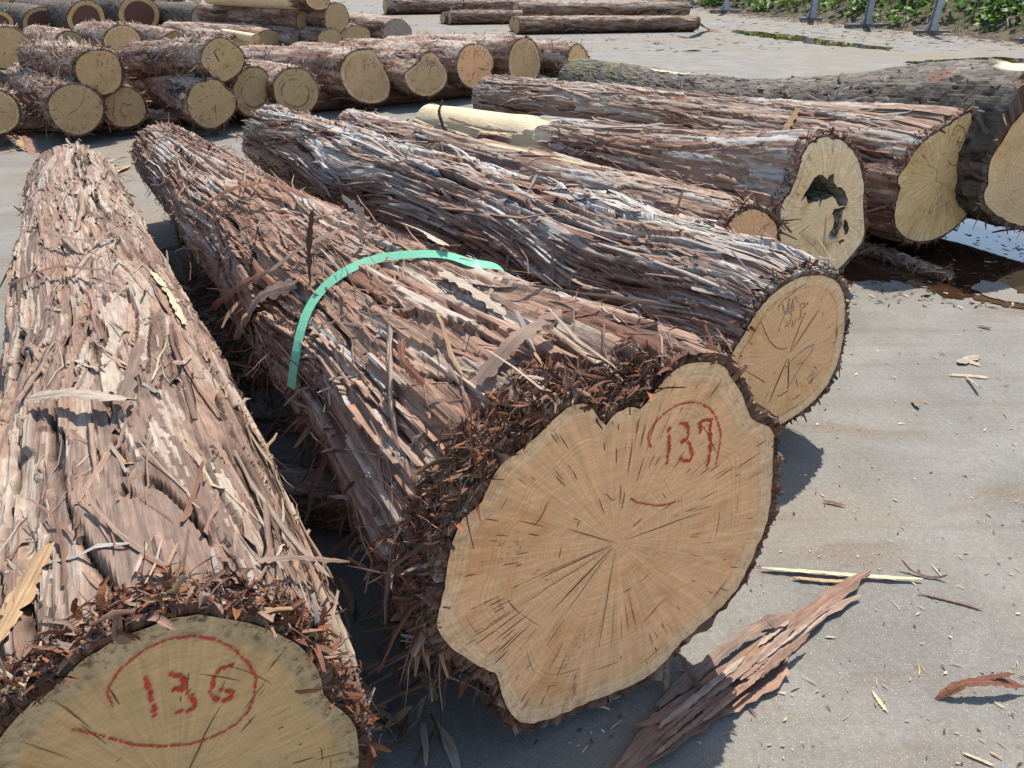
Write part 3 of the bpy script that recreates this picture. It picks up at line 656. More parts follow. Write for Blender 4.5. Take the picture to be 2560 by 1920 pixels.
make_log('C', 'long silvery ridged log with knots and faint red and blue chalk scribbles', oC, (1925, 1066), .13, far=(680, 348, .32), rfar=.185, rmid=.27, style='ridge', wood='honey', bt=.008,
         nth=380, nl=520, seed=37, face_yaw=33, strips=700, big=70, rim=450, collar=(160, .2, 2.6, .02, .014), hug=(750, (.12, .55), (.006, .022), .05, .5, .004, .1), lift=.07, slen=(.08, .42), swid=(.003, .011), pith=(1971, 886), cracks=40, crack_w=.003, marks=mC,
         stripcols=([GREY, PALE, PINK, RED, GREY * 1.2, BROWN], [3, 3, 4, 4, 1.5, 1]), maxang=.10, blend=.7, rimlen=(.006, .022), knots=[(.34, .95, .075), (.95, 1.75, .08), (1.9, 1.35, .09), (2.7, 1.2, .07), (1.4, .55, .06)],
         group='big logs laid out across the yard')
oE = ZE([(1130, 755), (1080, 765), (1020, 800), (985, 860), (965, 940), (945, 1000), (915, 1070), (880, 1110), (865, 1160), (845, 1230), (840, 1300), (835, 1400), (850, 1430), (900, 1470), (1000, 1510), (1080, 1530), (1160, 1515),
         (1200, 1470), (1260, 1410), (1310, 1340), (1330, 1280), (1325, 1200), (1320, 1100), (1325, 1020), (1310, 940), (1290, 880), (1260, 830), (1220, 790), (1170, 765), (1150, 775)])
ZH = lambda pts: px((1880, 320), .2412, pts)
hE = [(ZH([(500, 765), (540, 690), (590, 610), (640, 520), (690, 485), (740, 490), (770, 535), (800, 490), (845, 470), (850, 560), (880, 610), (920, 615), (960, 660), (990, 740), (980, 800), (900, 815), (860, 740), (830, 705), (770, 735), (720, 745), (690, 850), (700, 750), (620, 775), (575, 785), (560, 710)]), .26),
      (ZH([(985, 815), (940, 850), (930, 920), (940, 1000), (900, 1060), (870, 1140), (800, 1160), (790, 1110), (830, 1040), (850, 970), (830, 880), (845, 835), (895, 830)]), .035),
      (ZH([(950, 950), (985, 960), (1005, 1030), (985, 1100), (955, 1100), (945, 1020)]), .12), (ZH([(890, 1175), (950, 1150), (960, 1170), (910, 1205)]), .11), (ZH([(500, 1360), (560, 1320), (590, 1290), (570, 1360)]), .11)]
def peelE(x, t, nz): return sm(-.02, .03, (x - (1.55 + .5 * np.cos(t - 1.2))) * .25 + (nz - .5) * .12) * sm(.35, .7, np.sin(t) + .35 + (nz - .5) * .9)
make_log('E', 'hollow-hearted log with a dark rotten cavity and a stripped cream far end', oE, (2084, 685), .10, far=(1075, 305, .27), rfar=.14, rmid=.24, style='plate', wood='cream', bt=.010,
         nth=190, nl=230, crisp=True, seed=41, face_yaw=31, strips=600, big=50, rim=400, collar=(260, .3, 2.6, .05, .024), clus=.5, lift=.08, slen=(.06, .34), swid=(.004, .016), cracks=50, crack_w=.003, hole=hE, peel=peelE, maxang=.12, rimlen=(.008, .03), blend=.6,
         group='big logs laid out across the yard')
oF = ZE([(1915, 620), (1870, 640), (1800, 690), (1720, 740), (1650, 790), (1600, 850), (1560, 920), (1520, 970), (1510, 1010), (1530, 1035), (1510, 1100), (1495, 1180), (1500, 1240), (1530, 1290), (1590, 1325), (1660, 1330), (1740, 1310),
         (1820, 1260), (1890, 1190), (1930, 1120), (1950, 1030), (1945, 950), (1937, 850), (1929, 750), (1922, 680)])
Z9 = lambda pts: px((2200, 250), .223, pts)
mF = [(M_CHALK_D, .006, [Z9(s) for s in ([(900, 315), (820, 400)], [(885, 400), (870, 450), (850, 520)], [(850, 460), (910, 480)], [(870, 470), (885, 540)], [(945, 515), (860, 600)], [(755, 670), (790, 720), (840, 740), (890, 710), (905, 680)], [(805, 400), (830, 310), (880, 285), (930, 310), (950, 370), (965, 480)])]),
      (M_CHALK_B, .0045, [Z9(s) for s in ([(520, 720), (560, 740), (630, 770), (640, 820), (620, 900), (700, 940), (620, 1080), (540, 1270)], [(540, 1280), (720, 1040)], [(540, 1280), (780, 1130)])])]
make_log('F', 'flat-sided log with a golden fan-shaped cut face next to the puddle', oF, (2300, 602), .12, far=(1225, 242, .28), rfar=.18, rmid=.29, style='plate', wood='gold', bt=.010,
         nth=190, nl=230, crisp=True, seed=53, face_yaw=28, strips=600, big=60, rim=350, collar=(160, .3, 2., .03, .02), clus=.5, lift=.09, slen=(.07, .40), swid=(.004, .015), pith=(2350, 445), cracks=22, crack_w=.003, marks=mF, maxang=.10, rimlen=(.008, .03), blend=.7,
         stripcols=([PINK, PALE, RED, GREY, MAUVE, RUST], [5, 5, 3, 2, 2, 1]), group='big logs laid out across the yard')
oG = ZE([(2250, 605), (2212, 615), (2140, 700), (2080, 800), (2030, 880), (2010, 960), (2015, 1010), (1990, 1070), (1995, 1120), (2040, 1170), (2100, 1210), (2160, 1235), (2230, 1245), (2330, 1220), (2430, 1120), (2480, 980), (2470, 830), (2400, 690), (2320, 615)])
def peelG(x, t, nz):
    d = lambda x0, t0, sx, s_: sm(1.1, .7, np.hypot((x - x0) / sx, (t - t0) / s_) + (nz - .5) * .8)
    return np.maximum(d(.10, 1.5, .22, .30), d(3.25, 1.6, .32, .30))
make_log('G', 'dark scaly-barked curving trunk with a ringed pale butt at the puddle', oG, (2575, 566), .14, far=(1440, 205, .29), rfar=.23, rmid=.32, bulge=[(.3, 1.7, 1.1, 1.1, .22)], style='scaly', wood='ringed', bt=.006,
         nth=200, nl=260, crisp=True, seed=67, face_yaw=26, strips=500, big=20, rim=60, lift=.03, slen=(.025, .06), swid=(.010, .026), cracks=12, maxang=.5, blend=1.3, peel=peelG, bend=(.0, -.03), pith=(2640, 440), flare=.02,
         stripcols=([SLATE, SLATE * .8, GREY * .8, DARK, MOSS], [5, 4, 3, 2, .6]), group='big logs laid out across the yard')
oD = ZC([(1205, 430), (1240, 370), (1290, 325), (1340, 300), (1380, 293), (1430, 310), (1480, 345), (1510, 375), (1520, 420), (1520, 470), (1505, 560), (1460, 620), (1380, 650), (1280, 640), (1210, 580), (1190, 500)])
mD = [(M_CHALK_D, .006, [ZH(s) for s in ([(60, 1090), (110, 1020), (180, 990)], [(130, 1030), (100, 1150)], [(220, 1130), (170, 1230), (110, 1300)], [(180, 1190), (200, 1140)])])]
def peelD(x, t, nz): return sm(0, .1, np.minimum(x - .75, 3.0 - x) * .4 + (nz - .5) * .1) * sm(.34, .2, np.abs(t - (1.75 + .12 * np.sin(x * 3))) + (nz - .5) * .12)
make_log('D', 'slim log with a stripped cream streak down its back, wedged beside the hollow log', oD, (1880, 674), .25, far=(880, 318, .26), rfar=.11, rmid=.15, style='plate', wood='tan', bt=.015,
         nth=160, nl=220, seed=71, face_yaw=33, strips=420, big=40, rim=300, lift=.10, slen=(.05, .26), swid=(.004, .014), cracks=16, marks=mD, maxang=.15, peel=peelD, blend=.6,
         group='big logs laid out across the yard')

# ------------------------------------------------------------------ logs at the back of the yard
def mk(key, label, outline, zb=.1, yaw=40, L=3.6, style='rough', wood='yellow', strips=420, rim=110, group='logs stacked at the back of the yard', **kw):
    o = max(outline, key=lambda p: p[1])
    kw.setdefault('slen', (.05, .18)); kw.setdefault('swid', (.004, .016)); kw.setdefault('lift', .17); kw.setdefault('cracks', 16); kw.setdefault('crack_w', .005)
    kw.setdefault('maxang', .4); kw.setdefault('blend', .5); kw.setdefault('bt', .014); kw.setdefault('rimlen', (.015, .05)); kw.setdefault('nth', 64); kw.setdefault('nl', 44)
    return make_log(key, label, outline, o, zb, yaw=yaw, L=L, style=style, wood=wood, strips=strips, rim=rim, seed=sum(map(ord, key)) * 3 + len(key), group=group, **kw)
ZA = lambda pts: px((860, 110), .1718, pts)
ZB = lambda pts: px((1120, 70), .1718, pts)
ZK = lambda pts: px((480, 90), .1447, pts)
ZL = lambda pts: px((0, 130), .1492, pts)
ZM = lambda pts: px((0, 0), .2893, pts)
GA = 'logs in the back row with their sawn ends showing'
mk('r14', 'back-row log with a pear-shaped sapwood-ringed end and a small dark stain', ZA([(300, 90), (380, 85), (440, 130), (490, 200), (530, 280), (590, 390), (640, 490), (665, 600), (655, 720), (600, 800), (500, 850), (400, 860), (280, 840), (150, 780), (60, 700), (0, 600), (-40, 500), (-50, 400), (-30, 300), (30, 200), (120, 130), (200, 100)]),
   .10, 44, 2.7, rfar=.2, zfar=.25, wood='sapring', pith=ZA([(320, 515)])[0], strips=700, group=GA, marks=[(M_CHALK_D, .009, [ZA(s) for s in ([(275, 340), (275, 250), (340, 215), (400, 240)], [(305, 280), (295, 385)], [(335, 290), (362, 312), (335, 372)], [(395, 285), (440, 260), (435, 350), (470, 300)])])])
mk('r15', 'back-row log whose end bulges to a point like a heart', ZA([(1240, 130), (1300, 140), (1360, 190), (1400, 270), (1450, 330), (1490, 420), (1495, 500), (1470, 580), (1420, 650), (1330, 710), (1200, 750), (1080, 730), (980, 670), (910, 580), (880, 500), (890, 430), (960, 370), (1050, 310), (1110, 240), (1160, 160)]),
   .13, 44, 2.6, rfar=.2, zfar=.26, wood='sapring', pith=ZA([(1225, 480)])[0], strips=700, group=GA, marks=[(M_CHALK_D, .010, [ZA(s) for s in ([(1215, 225), (1207, 330)], [(1250, 280), (1238, 312), (1225, 295), (1250, 280)], [(1280, 215), (1272, 320), (1310, 315), (1305, 270), (1280, 290)])]), (M_CHALK_B, .011, [ZA([(1045, 430), (1080, 310), (1200, 240), (1330, 270), (1370, 350)])]), (M_CHALK_P, .03, [ZA([(960, 520), (1040, 540)])])])
mk('r16', 'back-row log with a plain tan end and deep star-shaped cracks', ZA([(1900, 15), (1990, 15), (2060, 60), (2120, 130), (2165, 210), (2165, 330), (2130, 390), (2150, 450), (2145, 540), (2100, 610), (1980, 655), (1850, 630), (1730, 560), (1680, 480), (1650, 380), (1650, 280), (1680, 170), (1720, 90), (1800, 30)]),
   .12, 44, 2.6, rfar=.2, zfar=.26, wood='tan', pith=ZA([(1930, 330)])[0], cracks=34, crack_w=.007, crack_long=1.2, strips=700, group=GA, marks=[(M_CHALK_D, .009, [ZA(s) for s in ([(1885, 200), (1900, 115), (1980, 95), (2050, 120), (2020, 225)], [(1900, 140), (1890, 200)], [(1940, 130), (1960, 160), (1935, 205)], [(1990, 130), (1985, 200)])])])
mk('r17', 'back-row log with an upright oval end ringed by pale sapwood', ZB([(1110, 150), (1190, 170), (1260, 240), (1310, 340), (1335, 470), (1330, 600), (1290, 700), (1200, 770), (1080, 805), (990, 790), (920, 700), (890, 590), (890, 460), (910, 340), (960, 240), (1040, 170)]),
   .14, 46, 2.5, rfar=.2, zfar=.28, wood='sapring', pith=ZB([(1110, 525)])[0], cracks=34, crack_w=.006, crack_long=1.2, strips=600, group=GA, marks=[(M_CHALK_D, .009, [ZB(s) for s in ([(1215, 320), (1200, 400)], [(1240, 330), (1265, 360), (1240, 400)])])])
mk('r18', 'endmost log of the back row, its end partly behind the scaly trunk', ZB([(1880, 245), (1950, 300), (2010, 380), (2060, 480), (2050, 570), (2000, 640), (1900, 700), (1820, 700), (1760, 640), (1740, 550), (1750, 440), (1770, 340), (1820, 270)]),
   .18, 50, 2.3, rfar=.17, zfar=.28, wood='gold', strips=500, group=GA, marks=[(M_CHALK_D, .009, [ZB(s) for s in ([(1830, 390), (1810, 440)], [(1860, 360), (1850, 410)])])])
mk('r11', 'stacked log with a rosy star-cracked end, beneath the one with yellow chalk', ZK([(330, 755), (450, 770), (540, 860), (600, 930), (680, 980), (740, 1060), (750, 1180), (720, 1300), (620, 1430), (480, 1530), (330, 1590), (160, 1550), (30, 1440), (-50, 1300), (-80, 1150), (-50, 1000), (0, 890), (100, 810), (230, 800)]),
   .09, 39, 2.6, rfar=.19, zfar=.26, wood='dull', pith=ZK([(400, 1165)])[0], cracks=30, crack_w=.006, crack_long=1.3, strips=900, marks=[(M_CHALK_Y, .009, [ZK([(440, 935), (510, 955), (560, 975), (620, 985)])])])
mk('r12', 'stacked log with a dull concentric-ringed end between two others', ZK([(1080, 545), (1190, 570), (1270, 650), (1340, 760), (1390, 880), (1420, 1000), (1420, 1120), (1380, 1230), (1250, 1320), (1100, 1390), (950, 1370), (830, 1280), (770, 1130), (720, 1000), (715, 900), (770, 780), (850, 640), (950, 560)]),
   .10, 40, 2.6, rfar=.18, zfar=.22, wood='dark_ring', cracks=10, marks=[(M_CHALK_Y, .007, [ZK([(930, 725), (1000, 740), (1110, 750)])])])
mk('r13', 'stacked log with a bold dark ring around a pale star-cracked centre', ZK([(1800, 565), (1920, 580), (2040, 670), (2130, 790), (2180, 930), (2170, 1060), (2120, 1190), (2020, 1290), (1850, 1340), (1650, 1290), (1520, 1220), (1450, 1090), (1420, 950), (1410, 830), (1490, 700), (1600, 600), (1700, 570)]),
   .10, 40, 2.6, rfar=.18, zfar=.22, wood='dark_ring', pith=ZK([(1755, 1040)])[0], cracks=14, crack_w=.006, marks=[(M_CHALK_Y, .007, [ZK([(1600, 720), (1700, 712), (1800, 700)])])])
mk('r10', 'upper stacked log with white and yellow chalk marks on its star-cracked end', ZK([(480, 35), (570, 50), (660, 110), (760, 180), (850, 260), (895, 350), (890, 450), (850, 560), (760, 660), (650, 740), (540, 780), (440, 760), (350, 690), (290, 600), (200, 520), (160, 430), (170, 330), (200, 230), (300, 120), (390, 55)]),
   .5, 50, 1.7, wood='yellow', plane_of='r11', pith=ZK([(488, 480)])[0], cracks=30, crack_w=.006, crack_long=1.3, strips=900, rfar=.16, zfar=.50,
   marks=[(M_CHALK_Y, .010, [ZK(s) for s in ([(670, 310), (740, 290), (800, 270)], [(740, 290), (750, 350), (830, 420), (780, 480), (830, 490)], [(840, 370), (760, 450)], [(450, 165), (530, 175), (620, 175)])]),
          (M_CHALK_W, .010, [ZK(s) for s in ([(200, 320), (290, 310), (210, 410)], [(290, 350), (470, 460)], [(330, 330), (370, 330), (360, 350)], [(250, 400), (300, 420)])]), (M_CHALK_D, .010, [ZK([(500, 300), (520, 310), (545, 345)]), ZK([(370, 290), (400, 240), (480, 220)])])])
mk('r4', 'lower shaggy stacked log with a star-cracked round end and a pink arc', ZL([(1270, 550), (1420, 580), (1580, 670), (1690, 800), (1725, 930), (1700, 1080), (1610, 1240), (1480, 1340), (1300, 1385), (1120, 1340), (960, 1240), (870, 1110), (820, 950), (810, 830), (900, 700), (1050, 590)]),
   .10, 38, 2.5, rfar=.19, zfar=.25, wood='dull', pith=ZL([(1320, 940)])[0], cracks=26, crack_w=.006, crack_long=1.3, strips=1100, lift=.3, marks=[(M_CHALK_P, .012, [ZL([(1180, 655), (1260, 655), (1390, 690)])])])
mk('r5', 'lower stacked log with crescent-shaped dark cracks in its end', ZM([(1000, 775), (1130, 765), (1200, 810), (1245, 890), (1255, 990), (1200, 1060), (1100, 1090), (1000, 1080), (940, 1030), (905, 960), (895, 900), (920, 830)]),
   .10, 40, 2.4, wood='dull', cracks=12, marks=[(M_CRACK, .009, [ZM([(985, 855), (985, 920), (970, 990), (1000, 1040)]), ZM([(1140, 915), (1060, 890), (1040, 960), (1060, 1000), (1100, 1010)])]), (M_CHALK_P, .012, [ZM([(1090, 850), (1160, 848)])])])
mk('r3', 'upper shaggy stacked log with pink spray on its greenish end', ZL([(1680, -20), (1830, 0), (1950, 80), (2010, 230), (2030, 400), (1990, 580), (1850, 680), (1700, 720), (1600, 700), (1520, 630), (1400, 560), (1310, 450), (1270, 300), (1280, 180), (1350, 80), (1480, 10)]),
   .5, 43, 1.9, rfar=.18, zfar=.52, wood='yellow', plane_of='r4', pith=ZL([(1655, 320)])[0], strips=1300, lift=.32, marks=[(M_CHALK_P, .035, [ZL([(1870, 300), (1900, 390), (1880, 470)]), ZL([(1620, 45), (1720, 45)])]), (M_CHALK_D, .009, [ZL([(1640, 110), (1630, 230)]), ZL([(1680, 160), (1720, 190), (1690, 250)]), ZL([(1800, 120), (1790, 200)])])])
mk('r2', 'golden-ended log at the end of the low stack, ragged bark hanging below it', ell(-10, 280, 55, 58, seed=3), .12, 40, 2.2, wood='sapring', strips=900, lift=.3)
mk('r1', 'large greenish-ended log with a lobed lower edge, resting clear of the ground', ZM([(20, 240), (100, 240), (190, 290), (270, 380), (300, 460), (290, 540), (240, 600), (170, 625), (110, 580), (40, 585), (-60, 580), (-140, 520), (-170, 430), (-140, 330), (-60, 260)]),
   .16, 40, 2.4, wood='yellow', pith=ZM([(60, 440)])[0], strips=500, marks=[(M_CHALK_D, .010, [ZM([(170, 360), (165, 400)]), ZM([(190, 370), (205, 390), (185, 400)])])])
mk('r7', 'dim half-hidden log end behind the shaggy upper log', ell(172, 122, 46, 40, seed=5), .14, 40, 2.0, wood='dark_ring')
mk('r6', 'log with a pale sapwood rim and torn white bark behind the shaggy pair', ell(305, 110, 47, 46, jit=.02, seed=6), .20, 42, 1.5, wood='sapring', cracks=14)
mk('r8', 'small dull log end tucked behind the chalk-marked upper log', ell(602, 118, 36, 26, seed=7), .22, 40, 2.0, wood='dull')
mk('r9', 'thin log end peeping out above the shaggy bark of the chalk-marked log', ell(437, 104, 28, 24, seed=8), .15, 40, 2.5, wood='dull')
GR = 'dark red-hearted logs behind the stacks'
RD = dict(style='dark', wood='red', group=GR, bt=.012, cracks=0, lift=.25)
mk('h0', 'red-hearted log cut by the stack end, behind the large greenish end', ell(-6, 64, 38, 40, seed=11), .05, 46, 3.4, **RD)
mk('h1', 'red-hearted log with an egg-shaped end and grey patch', ell(103, 54, 44, 36, seed=12), .05, 46, 3.4, **RD)
mk('h2', 'red-hearted log with a wide pale rim and an off-centre dark core', ell(217, 48, 49, 44, seed=13), .05, 46, 3.4, **RD)
mk('h3', 'tallest red-hearted log with even rings in its brown core', ell(347, 38, 52, 46, jit=.03, seed=14), .05, 46, 3.4, **RD)
mk('h4', 'dark smooth log with a weathered grey end', ell(510, 48, 32, 38, seed=15), .05, 50, 3.0, style='dark', wood='grey', group=GR, cracks=10, lift=.1, strips=200)
mk('h5', 'reddish-barked log with a golden end beside the grey-ended one', ell(622, 50, 30, 29, seed=16), .05, 50, 2.6, style='brown', wood='gold', group=GR, cracks=4, lift=.15, strips=300)
GS = 'logs of the small stack in the middle distance'
MS = dict(style='brown', group=GS, lift=.3, strips=260, rim=80, L=3.0, yaw=52)
mk('m1', 'brown-ended low log of the small stack under loose shreds', ell(674, 104, 35, 27, seed=21), .05, wood='dull', **MS)
mk('m2', 'grey split-ended low log of the small stack', ell(757, 103, 33, 28, seed=22), .05, wood='grey', crack_w=.012, **MS)
mk('m3', 'wedge-shaped low log in the small stack', ell(824, 103, 33, 28, seed=23), .05, wood='dull', **MS)
mk('m4', 'low log with a pale zigzag sap line, at the outer side of the small stack', ell(888, 93, 35, 29, seed=24), .05, wood='dull', marks=[(M_CHALK_W, .010, [[(868, 72), (877, 86), (884, 100), (892, 112)]])], **MS)
mk('m5', 'lone dark-ended log lying beside the small stack', ell(993, 78, 34, 29, seed=25), .05, wood='grey', **MS)
mk('m6', 'upper log of the small stack with a white sap line across its tan end', ell(774, 48, 33, 33, seed=26), .4, plane_of='m2', wood='dull', marks=[(M_CHALK_W, .012, [[(754, 70), (770, 66), (790, 60), (806, 57)]])], **MS)
mk('m7', 'upper log of the small stack, round end fringed with bark', ell(841, 45, 31, 36, seed=27), .4, plane_of='m3', wood='dull', **MS)
mk('m8', 'topmost peeled log of the small stack with red spray on its end', ell(795, 0, 30, 23, seed=28), .8, plane_of='m3', wood='sapring', peel=lambda x, t, z: sm(.3, .5, x + (z - .5) * .3), marks=[(M_CHALK_P, .03, [[(808, 2), (816, 8)]])], **MS)
GT = 'logs of the farthest stack along the top edge'
for i, (x_, y_, rx_, ry_, wd_, lb_) in enumerate(((4, -4, 20, 22, 'yellow', 'yellowish log end in the farthest stack at its outer side'), (40, -8, 22, 24, 'dull', 'brownish log end second from the outer side of the farthest stack'), (79, -14, 21, 26, 'sapring', 'pale round log end low in the farthest stack'),
        (121, -8, 25, 27, 'grey', 'dark weathered log end in the farthest stack'), (166, -9, 26, 26, 'grey', 'grey log end behind the egg-shaped red heart'), (225, -12, 26, 26, 'dull', 'tan log end above the wide-rimmed red heart'), (406, -1, 18, 18, 'sapring', 'small pale-rimmed log end behind the tallest red heart'), (444, 2, 18, 16, 'red', 'small red-cored log end behind the dark smooth log'))):
    mk('t%d' % i, lb_, ell(x_, y_, rx_, ry_, seed=31 + i), .05, 46, 2.5, style='dark', wood=wd_, group=GT, strips=90, rim=40, cracks=4, nth=48, nl=30, lift=.2)
GF = 'logs lying side-on on the far side of the yard'
FS = dict(group=GF, strips=420, rim=50, cracks=3, face_yaw=-68, lift=.14, bt=.012, slen=(.08, .35), swid=(.006, .02), maxang=.2, wood='dull')
mk('fe', 'long side-on log with a knot, foremost on the far side', ell(1291, 64, 8, 20, jit=.01), .01, -81, 3.9, style='brown', **FS)
mk('fe2', 'log half hidden behind the foremost side-on one, its end just showing', ell(1281, 61, 7, 17, jit=.01), .01, -81, 4.2, style='brown', **FS)
mk('fd', 'second long side-on log, red-brown bark, behind the knotted one', ell(1289, 26, 7, 18, jit=.01), .01, -81, 4.7, style='rough', **FS)
mk('fc', 'short side-on log with mossy grey bark and a round knot', ell(1123, 45, 6, 15, jit=.01), .01, -81, 1.75, style='brown', **FS)
mk('fc2', 'stub end showing behind the short mossy side-on log', ell(1107, 46, 6, 12, jit=.01), .01, -81, 1.6, style='brown', **FS)
mk('fa', 'smooth dark side-on log with a pale top, at the open side of the far row', ell(963, 16, 5, 19, jit=.01), .01, -79, 2.1, style='brown', **FS)
mk('fb', 'pale-ended side-on log behind the short mossy one', ell(1139, 17, 5, 13, jit=.01), .01, -80, 2.2, style='rough', **FS)
mk('fb2', 'pale-ended side-on log touching its twin behind the mossy one', ell(1157, 16, 5, 14, jit=.01), .01, -80, 2.0, style='rough', **FS)

# ------------------------------------------------------------------ bolsters and poles lying crosswise
def pole(key, label, p, q, r0, r1, name='support_log', cat='log', **kw):
    p = np.array(p, float); q = np.array(q, float); a = q - p; yaw_ = math.atan2(-a[0], a[1]); L_ = float(np.hypot(a[0], a[1]))
    Y_ = np.cross([0, 0, 1.], [-math.sin(yaw_), math.cos(yaw_), 0]); c_ = np.array([p[0], p[1], p[2]])
    ol = [proj(c_ + r0 * (math.cos(t) * Y_ + math.sin(t) * np.array([0, 0, 1.])) * (1 + .05 * math.sin(3 * t))) for t in np.linspace(0, 2 * math.pi, 17)[:-1]]
    kw.setdefault('group', 'support logs laid under the others')
    return mk(key, label, ol, 0.001, math.degrees(yaw_), L_, rfar=r1, zfar=q[2], name=name, cat=cat, **kw) if p[2] - r0 < .01 else mk(key, label, ol, p[2] - r0 * 1.05, math.degrees(yaw_), L_, rfar=r1, zfar=q[2], name=name, cat=cat, **kw)
a_ = at(640, 1235, .06); b_ = at(860, 1260, .06); d_ = nrmz(b_ - a_)
pole('b1', 'dark weathered support log in the gap between the 136 and 137 logs', b_ + d_ * .55 + [0, 0, .012], a_ - d_ * .6 + [0, 0, .012], .072, .065, style='brown', wood='dull', strips=500, rim=40, lift=.1)
a_ = at(-60, 322, .06); b_ = at(450, 300, .06)
pole('b2', 'thin pale grey support pole under the low stack', [b_[0], b_[1], .065], [a_[0], a_[1], .065], .06, .055, style='ridge', wood='grey', strips=200, rim=20, lift=.06, bt=.004)
a_ = at(1010, 245, .1); b_ = at(1345, 205, .1)
pole('b3', 'dark support log under the back row', [b_[0], b_[1], .10], [a_[0] - 1.5, a_[1] - .6, .10], .09, .09, style='brown', wood='dull', strips=300, rim=40, lift=.1, bt=.008)
a_ = at(2080, 590, .05); b_ = at(2375, 694, .03)
pole('b4', 'wet brown support log at the edge of the puddle', [b_[0], b_[1], .028], [a_[0], a_[1], .035], .02, .028, style='brown', wood='dull', strips=300, rim=40, lift=.1, bt=.004)
a_ = at(560, 82, .5); b_ = at(640, 96, .5)
pole('b5', 'short cream peeled pole lying on the stack', [b_[0], b_[1], .5], [a_[0], a_[1], .5], .055, .05, name='peeled_pole', style='brown', wood='sapring', strips=0, rim=0, peel=lambda x, t, z: 1 + 0 * x, bt=.003, cracks=0, group='cream peeled poles')
a_ = at(462, -12, .55); b_ = at(540, 16, .35)
pole('b6', 'cream peeled pole slanting off the farthest stack', [b_[0], b_[1], .35], [a_[0], a_[1], .55], .085, .08, name='peeled_pole', style='brown', wood='sapring', strips=0, rim=0, peel=lambda x, t, z: 1 + 0 * x, bt=.003, cracks=0, group='cream peeled poles')

# ------------------------------------------------------------------ water
rsg = np.random.default_rng(77)
def water_mat(name, c, ior=1.7):
    n = N(name); ob = n.coord('Object'); f = n.noise(ob, 1.6, 4, .6)
    n.base(n.mix(n.rng(f, .35, .65), c, tuple(x * 1.8 for x in c)), .03, .5); n.b.inputs['IOR'].default_value = ior
    n.bump(n.noise(ob, 6, 2), .015, .01); return n.m
def sheet(name, pts, z, mat, jag=.02, m=6):
    pts = np.array(pts); out = []
    for i in range(len(pts)):
        a, b = pts[i], pts[(i + 1) % len(pts)]
        for t in np.linspace(0, 1, m, endpoint=False): out.append(a + (b - a) * t + (rsg.random(2) - .5) * jag * (t > 0) * 2)
    out = np.array(out); n_ = len(out); 
    V, E_ = [Vector(p) for p in out], [(i, (i + 1) % n_) for i in range(n_)]
    ov, oe, of, *_ = delaunay_2d_cdt(V, E_, [], 1, 1e-5)
    me = bpy.data.meshes.new(name); me.from_pydata([(v[0], v[1], z) for v in ov], [], [list(f) for f in of]); me.update()
    o = new_obj(name, me, mat, kind='structure'); return o
M_WATER = water_mat('puddle_water', (.030, .014, .007), 1.9)
gpx = lambda pts: [at(u, v, 0)[:2] for u, v in pts]
sheet('puddle', gpx([(1950, 690), (2040, 722), (2110, 710), (2160, 703), (2225, 703), (2290, 716), (2335, 733), (2370, 743), (2420, 745), (2464, 757), (2516, 770), (2560, 776), (2720, 800), (2900, 640), (2800, 470), (2600, 430), (2450, 450), (2250, 530), (2100, 600)]), .005, M_WATER, .03, 8)
sheet('puddle', gpx([(1840, 75), (1940, 85), (1990, 88), (2060, 100), (2160, 112), (2240, 120), (2230, 127), (2150, 121), (2050, 112), (1960, 99), (1880, 90), (1840, 82)]), .005, M_WATER, .12, 6)
sheet('puddle', gpx([(2262, 157), (2340, 150), (2410, 147), (2500, 143), (2620, 150), (2520, 162), (2430, 166), (2350, 172), (2290, 167)]), .005, M_WATER, .08, 6)
# dry tongue of concrete standing out of the puddle
sheet('dry_concrete', gpx([(2425, 722), (2450, 708), (2490, 706), (2515, 715), (2540, 735), (2580, 752), (2560, 762), (2510, 757), (2460, 742)]), .009, M_CONC, .02, 5)

# ------------------------------------------------------------------ bank of weeds with steel posts in front of it
edge = np.array([at(u, v, 0)[:2] for u, v in ((1560, -14), (1700, 8), (1800, 27), (1950, 45), (2060, 55), (2200, 72), (2350, 86), (2560, 108), (2900, 140))])
seg = np.r_[0, np.cumsum(np.linalg.norm(np.diff(edge, axis=0), axis=1))]
out = np.array([.72, .69])
nb, mb = 90, 26
ss = np.linspace(-3, seg[-1] + 6, nb); e_ = np.stack([np.interp(ss, seg, edge[:, 0]), np.interp(ss, seg, edge[:, 1])], -1)
e_ += np.clip(ss - seg[-1], 0, None)[:, None] * (edge[-1] - edge[-2]) / np.linalg.norm(edge[-1] - edge[-2]) + np.clip(ss, None, 0)[:, None] * (edge[1] - edge[0]) / np.linalg.norm(edge[1] - edge[0])
dd = np.linspace(0, 9, mb); BX = e_[:, None] + out * dd[None, :, None]
zz = 1.1 * sm(0, 3.5, dd)[None] + .25 * (rsg.random((nb, mb)) - .5) * sm(0, 1, dd)[None] + .004
Vb = np.concatenate([BX, zz[..., None]], -1).reshape(-1, 3); ib = np.arange(nb * mb).reshape(nb, mb)
Qb = np.stack([ib[:-1, :-1], ib[1:, :-1], ib[1:, 1:], ib[:-1, 1:]], -1).reshape(-1, 4)
new_obj('bank', mesh('bank', Vb, Qb), flat_material('bank_soil', (.075, .06, .035), .95, .4, 6), kind='structure')
def on_bank(n_, lo, hi):
    s_ = rsg.random(n_) * (seg[-1] + 6) - 1.5; d_ = lo + (hi - lo) * rsg.random(n_)
    i = np.clip(np.interp(s_, ss, np.arange(nb)), 0, nb - 1).astype(int); j = np.clip(d_ / 9 * (mb - 1), 0, mb - 1).astype(int)
    p = np.stack([np.interp(s_, ss, e_[:, 0]), np.interp(s_, ss, e_[:, 1])], -1) + out * d_[:, None]
    return np.concatenate([p, zz[i, j][:, None]], 1), s_, d_
